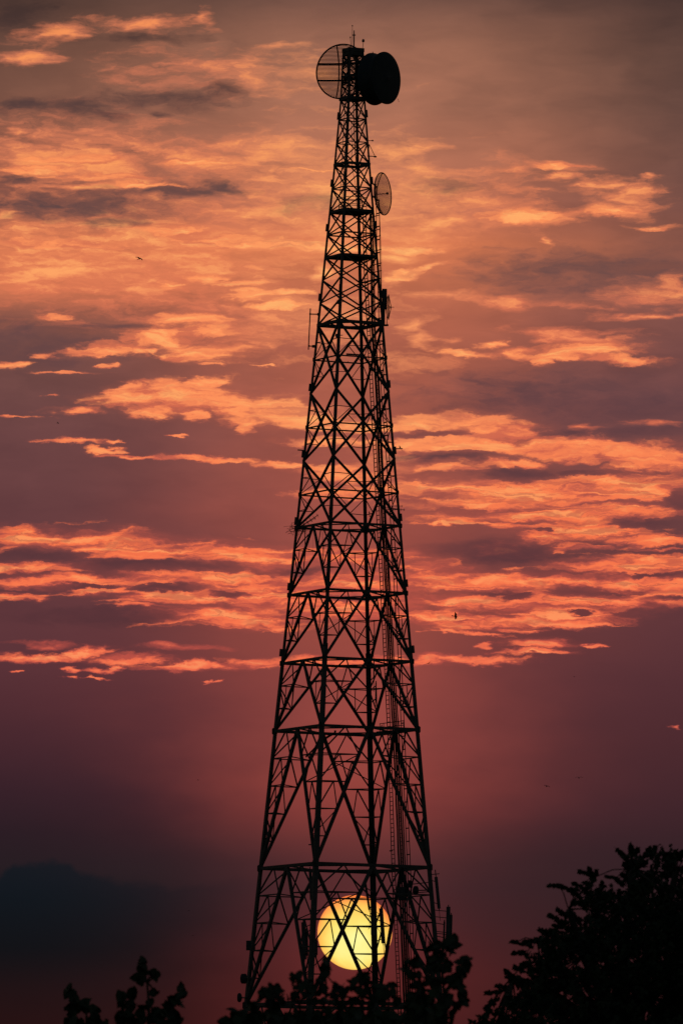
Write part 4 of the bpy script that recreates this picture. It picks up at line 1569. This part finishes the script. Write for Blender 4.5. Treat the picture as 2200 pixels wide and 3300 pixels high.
lc = [(655, 885, 14, 4), (652, 915, 20, 6), (705, 945, 20, 6), (722, 950, 14, 3), (645, 978, 20, 5), (632, 965, 12, 2), (710, 1030, 18, 6), (620, 1030, 22, 7), (605, 1045, 14, 3), (560, 1050, 20, 6), (555, 1080, 20, 5), (575, 1095, 18, 4),
      (832, 1010, 20, 6), (835, 1040, 22, 6), (795, 1060, 20, 5), (825, 1080, 18, 4), (780, 1105, 22, 6), (800, 1130, 22, 6), (600, 1085, 18, 4), (590, 1125, 22, 6), (560, 1130, 22, 6), (555, 1165, 22, 5), (645, 1120, 18, 4), (660, 1095, 14, 3), (690, 1080, 16, 3),
      (715, 1120, 20, 5), (745, 1135, 22, 6), (690, 1150, 24, 7), (650, 1160, 24, 7), (610, 1165, 24, 6), (740, 1170, 24, 7), (790, 1170, 24, 7), (820, 1160, 18, 4)]
lc = [(*Z7(x, y), r * 0.55, n) for x, y, r, n in lc]
broad_tree('big-leaved shoots with a tall middle tip rising from the bottom edge left of the mast', 470, 88,
           [[(*Z7(683, 1176), 0), (*Z7(684, 1085), 0), (*Z7(676, 985), .05), (*Z7(655, 905), .05)], [(*Z7(600, 1176), .1), (*Z7(590, 1100), .1), (*Z7(612, 1040), .1)], [(*Z7(770, 1176), -.1), (*Z7(800, 1090), -.1), (*Z7(832, 1015), -.1)], [(*Z7(565, 1176), .2), (*Z7(558, 1060), .2)]],
           lc, [], 42, 11, ((470, 3420), 1.25, 0.28, 900))
lc = [(310, 1010, 14, 4), (322, 1030, 22, 7), (340, 1050, 20, 5), (340, 1078, 20, 5), (325, 1100, 20, 5), (330, 1135, 20, 5), (345, 1110, 18, 4), (395, 1085, 14, 4), (398, 1108, 20, 6), (435, 1115, 16, 4), (440, 1140, 22, 6), (420, 1160, 20, 5), (345, 1160, 20, 5), (315, 1170, 20, 4), (450, 1172, 20, 5), (490, 1178, 14, 3), (380, 1175, 18, 4)]
lc = [(*Z7(x, y), r * 0.55, n) for x, y, r, n in lc]
broad_tree('lower big-leaved shoots at the bottom edge, farthest left of all the foliage', 262, 94,
           [[(*Z7(330, 1176), 0), (*Z7(335, 1090), 0), (*Z7(318, 1020), 0)], [(*Z7(400, 1176), .1), (*Z7(396, 1100), .1)], [(*Z7(440, 1176), -.1), (*Z7(437, 1120), -.1)]],
           lc, [], 42, 12, ((262, 3440), 1.1, 0.3, 800))

cl = [(40, 1000, 22, 6), (70, 1005, 22, 6), (100, 955, 24, 7), (120, 990, 28, 8), (150, 960, 26, 7), (160, 1010, 30, 9), (195, 925, 26, 7), (215, 975, 30, 9), (240, 890, 26, 6), (265, 820, 22, 5), (285, 830, 22, 5), (255, 850, 20, 4), (310, 815, 22, 6), (345, 800, 20, 6), (355, 830, 22, 6), (330, 860, 24, 6), (365, 860, 20, 5), (290, 900, 26, 7),
      (335, 910, 28, 8), (380, 900, 26, 7), (415, 870, 22, 6), (440, 850, 22, 5), (448, 740, 16, 5), (450, 775, 18, 5), (485, 735, 18, 5), (495, 765, 22, 6), (465, 800, 22, 6), (505, 805, 24, 7), (535, 775, 18, 4), (460, 860, 26, 7), (520, 850, 26, 7), (550, 830, 22, 5), (580, 790, 22, 6), (600, 770, 22, 5), (620, 800, 22, 6), (600, 830, 24, 6),
      (632, 640, 16, 5), (640, 665, 18, 5), (625, 690, 18, 5), (650, 700, 18, 5), (635, 730, 20, 5), (620, 755, 18, 4), (700, 815, 22, 6), (730, 815, 22, 6), (765, 825, 20, 5), (690, 850, 22, 5), (740, 855, 24, 6), (800, 770, 24, 7), (790, 800, 20, 4), (845, 740, 20, 5), (870, 735, 20, 5), (855, 770, 24, 7), (890, 775, 24, 7), (830, 820, 26, 7), (880, 825, 26, 7), (930, 805, 24, 6),
      (960, 795, 20, 5), (985, 805, 22, 6), (1020, 795, 22, 6), (1040, 830, 22, 6), (1000, 850, 26, 7), (950, 855, 26, 7), (1060, 870, 26, 7), (560, 890, 28, 8), (620, 880, 28, 7), (670, 900, 28, 7), (730, 910, 28, 7), (790, 880, 28, 8), (850, 890, 30, 8), (910, 890, 30, 8), (970, 910, 30, 8)]
cl = [(*Z6(x, y), r / 1.823 * 1.05, max(2, round(n * 0.55))) for x, y, r, n in cl]
top = lambda x: 3236 + 8 * math.sin(x * .07) + max(0, (860 - x)) * 0.22
broad_tree('wide leafy treetop along the bottom edge across the foot of the mast', 1010, 80,
           [[(*Z6(500, 1021), 0), (*Z6(480, 900), 0), (*Z6(475, 780), 0)], [(*Z6(600, 1021), .1), (*Z6(640, 850), .1), (*Z6(635, 660), .1)], [(*Z6(860, 1021), -.1), (*Z6(850, 860), -.1), (*Z6(845, 750), -.1)], [(*Z6(300, 1021), 0), (*Z6(330, 830), 0)], [(*Z6(1000, 1021), 0), (*Z6(1010, 830), 0)], [(*Z6(720, 1021), 0), (*Z6(735, 820), 0)], [(*Z6(130, 1021), 0), (*Z6(150, 960), 0)]],
           cl, [(730, 1300, lambda x: top(x) + 22, 3320, 520)], 36, 21, ((1010, 3470), 1.2, 0.42, 1500))

cr = [(1100, 690, 22, 6), (1115, 660, 18, 5), (1150, 655, 22, 6), (1180, 680, 22, 6), (1130, 720, 24, 7), (1180, 730, 26, 8), (1210, 760, 26, 7), (1160, 790, 26, 7), (1250, 580, 20, 5), (1275, 555, 18, 5), (1300, 545, 18, 4), (1285, 590, 22, 6), (1260, 640, 22, 6), (1300, 640, 24, 7), (1335, 560, 22, 6), (1370, 530, 20, 6), (1390, 520, 16, 4), (1395, 560, 18, 5), (1365, 580, 24, 7), (1375, 610, 18, 4),
      (1330, 620, 24, 7), (1345, 660, 24, 7), (1320, 700, 26, 8), (1280, 700, 26, 7), (1240, 700, 24, 6), (1360, 700, 22, 6), (1250, 760, 28, 8), (1310, 760, 30, 9), (1360, 760, 26, 7), (1410, 660, 20, 6), (1445, 640, 18, 5), (1470, 640, 16, 4), (1480, 665, 16, 4), (1455, 685, 22, 6), (1420, 700, 22, 6), (1440, 730, 20, 5), (1395, 740, 22, 6), (1420, 770, 20, 5), (1425, 800, 20, 5), (1390, 800, 22, 6), (1330, 820, 28, 8), (1270, 820, 30, 8), (1210, 830, 30, 8),
      (1440, 840, 20, 5), (1460, 860, 18, 5), (1460, 885, 20, 5), (1430, 900, 20, 5), (1400, 920, 20, 5), (1360, 880, 26, 7), (1310, 880, 30, 8), (1250, 890, 30, 8), (1190, 890, 30, 8), (1130, 860, 28, 7), (1120, 920, 30, 8), (1180, 950, 30, 8), (1240, 950, 30, 8), (1300, 940, 30, 8), (1350, 940, 24, 6), (1380, 955, 16, 3), (1330, 1000, 22, 4), (1270, 1000, 28, 7), (1200, 1000, 28, 7), (1140, 990, 28, 7)]
cr = [(*Z6(x, y), r / 1.823 * 1.05, max(2, round(n * 0.55))) for x, y, r, n in cr]
broad_tree('tall leafy treetop covering the right foot of the mast', 1395, 84,
           [[(*Z6(1340, 1021), 0), (*Z6(1330, 850), 0), (*Z6(1320, 700), 0), (*Z6(1345, 570), 0)], [(*Z6(1250, 1021), .1), (*Z6(1200, 800), .1), (*Z6(1140, 670), .1)], [(*Z6(1372, 1021), -.1), (*Z6(1400, 900), -.1), (*Z6(1455, 860), -.1)], [(*Z6(1330, 850), 0), (*Z6(1400, 740), 0), (*Z6(1470, 650), 0)]],
           cr, [(1310, 1420, lambda x: 3200, 3320, 110)], 38, 22, ((1395, 3470), 1.25, 0.42, 1300))


# right: a big tree with small leaves
def fine_tree(label, foot_px, Y, spine, sprays, region, nfill, seed):
    rnd = random.Random(seed)
    px = Y / F_PX
    foot = P(foot_px, 3300, Y)
    foot.z = 0
    o = thing('small_leaved_tree', foot, label, 'tree')
    lm, tm = MB(), MB()
    fork = Vector((foot.x, foot.y, 2.4))
    tm.tube([foot - Vector((0, 0, 0.3)), foot + Vector((0.1, 0, 1.3)), fork], [0.36, 0.27, 0.22], 12)
    knots = []
    for sp in spine:
        pts = [fork] + [P(x, y, Y + dy) for x, y, dy in sp]
        n = len(pts)
        tm.tube(pts, [0.11 * (1 - i / n) + 0.015 for i in range(n)], 8)
        knots += pts[1:]

    def spray(a, b, r, n):
        """leaflets along a drooping sprig from a to b"""
        for _ in range(n):
            f = rnd.random() ** 0.8
            off = rdir(rnd) * r * (1.05 - 0.75 * f) * rnd.random() ** 0.4
            p = lerp(a, b, f) + off
            d_ = (b - a).normalized() * 0.8 + rdir(rnd) * 0.9 + Vector((0, 0, -0.25))
            ln = px * rnd.uniform(14, 23)
            leaf_card(lm, p, d_, rdir(rnd) + Vector((0, -0.5, 0.4)), ln, ln * rnd.uniform(0.5, 0.72), rnd, False)
    for x0, y0, x1, y1, r, n in sprays:
        dy = rnd.uniform(-0.5, 0.5)
        a, b = P(x0, y0, Y + dy), P(x1, y1, Y + dy + rnd.uniform(-.15, .15))
        k = min(knots, key=lambda t_: (t_ - a).length)
        tm.tube([k, lerp(k, a, .55) + Vector((0, 0, 0.05)), a, b], [0.009, 0.008, 0.007, 0.004], 5)
        spray(a, b, r * px, n)
    # sprays through the whole crown
    for _ in range(nfill):
        p, outw = region(rnd)
        b = p + (outw + rdir(rnd) * 0.6).normalized() * rnd.uniform(0.18, 0.36)
        spray(p, b, rnd.uniform(0.07, 0.14), rnd.randint(20, 34))
        if rnd.random() < 0.35:
            k = min(knots, key=lambda t_: (t_ - p).length)
            tm.tube([k, lerp(k, p, .5) + rdir(rnd) * .04, p], [0.016, 0.011, 0.005], 5)
    tm.build('trunk', BARK, o, True)
    lm.build('crown', LEAF2, o)


TYR = 112.0
OUT = [(690, 1180), (735, 1070), (770, 1010), (815, 990), (835, 935), (880, 890), (935, 845), (985, 810), (1025, 750), (1075, 730), (1120, 705), (1145, 655), (1120, 610), (1160, 585), (1230, 600), (1285, 595), (1312, 530), (1325, 470), (1345, 432), (1400, 418), (1450, 432), (1500, 420), (1568, 410), (1640, 405), (1720, 440), (1800, 520), (1870, 640), (1930, 800), (1960, 1000), (1960, 1180)]
OUT = [Z8(x, y) for x, y in OUT]


def top_at(x):
    xs = [p[0] for p in OUT]
    if x <= xs[0] or x >= xs[-1]:
        return 3300
    for (x0, y0), (x1, y1) in zip(OUT, OUT[1:]):
        if x0 <= x <= x1 and x1 > x0:
            return y0 + (y1 - y0) * (x - x0) / (x1 - x0)
    return 3300


from mathutils import noise as mnoise


def region(rnd):
    while True:
        x, y = rnd.uniform(1555, 2480), rnd.uniform(2740, 3560)
        if y < 3300:
            lim = top_at(x) + 16
            if y < lim:
                continue
            inside = min(1.0, (y - lim) / 260.0)
        else:
            w = abs(x - 2010) / 470.0
            if w > 1.0 - ((y - 3300) / 300.0) ** 2:
                continue
            inside = 0.8
        if inside < 0.75 and mnoise.noise(Vector((x / 62.0, y / 50.0, 3.1))) < 0.06 - inside * 0.6:
            continue
        depth = math.sqrt(max(0.0, 1 - (1 - inside) ** 2)) * 1.7 + 0.12
        p = P(x, y, TYR + rnd.uniform(-depth, depth))
        c = P(2010, 3280, TYR)
        return p, (p - c).normalized()


spr = [(680, 1090, 650, 1176, 22, 60), (720, 1060, 655, 1105, 20, 60), (740, 1030, 662, 1033, 16, 50), (770, 1010, 705, 1003, 18, 50), (800, 980, 752, 930, 16, 50), (830, 930, 790, 915, 18, 50), (860, 900, 820, 905, 18, 50), (850, 850, 785, 850, 13, 45), (880, 820, 778, 797, 9, 45), (800, 800, 776, 797, 7, 14),
       (920, 790, 835, 800, 15, 50), (960, 770, 905, 742, 15, 60), (990, 780, 955, 745, 15, 50), (1030, 720, 952, 676, 14, 60), (1040, 690, 988, 648, 16, 60), (1080, 700, 1045, 655, 16, 60), (1100, 720, 1090, 690, 16, 40), (1050, 740, 968, 722, 14, 50), (1000, 810, 940, 790, 16, 50),
       (1110, 620, 1055, 620, 14, 50), (1100, 590, 1040, 560, 14, 50), (1090, 565, 1000, 542, 10, 60), (1000, 545, 944, 540, 6, 26), (1130, 560, 1060, 528, 12, 50), (1150, 540, 1110, 525, 12, 40), (1160, 520, 1135, 462, 14, 70), (1150, 490, 1088, 476, 9, 50), (1165, 500, 1168, 470, 10, 40), (1190, 560, 1195, 525, 14, 50), (1150, 600, 1120, 570, 18, 50), (1210, 600, 1225, 570, 14, 40),
       (1270, 600, 1275, 560, 14, 40), (1300, 540, 1245, 500, 11, 50), (1260, 505, 1204, 498, 6, 24), (1310, 510, 1282, 485, 12, 50), (1320, 470, 1295, 440, 13, 50), (1310, 420, 1260, 372, 14, 70), (1330, 400, 1325, 352, 15, 70), (1350, 400, 1360, 366, 14, 50), (1390, 410, 1415, 364, 14, 70), (1420, 410, 1440, 362, 14, 60), (1440, 420, 1460, 392, 12, 40), (1480, 420, 1500, 390, 14, 50), (1510, 420, 1530, 384, 14, 60), (1545, 420, 1565, 378, 14, 60), (1300, 450, 1345, 420, 16, 60), (1350, 450, 1400, 430, 18, 60), (1590, 420, 1640, 380, 14, 60)]
spr = [(*Z8(a, b), *Z8(c, d_), r / 1.425, n) for a, b, c, d_, r, n in spr]
fine_tree('big dark small-leaved tree filling the lower right corner', 2020, TYR,
          [[(1960, 3240, 0), (1880, 3080, .2), (1830, 2930, .1)], [(1990, 3200, -.2), (2020, 2980, 0), (2040, 2800, 0)], [(2060, 3200, .3), (2130, 3000, .2), (2180, 2800, .1)], [(1900, 3290, .2), (1760, 3190, 0), (1650, 3150, 0)], [(1900, 3260, -.3), (1780, 3080, -.2), (1730, 3030, 0)], [(2120, 3260, 0), (2280, 3080, 0), (2360, 2950, 0)]],
          spr, region, 2300, 31)
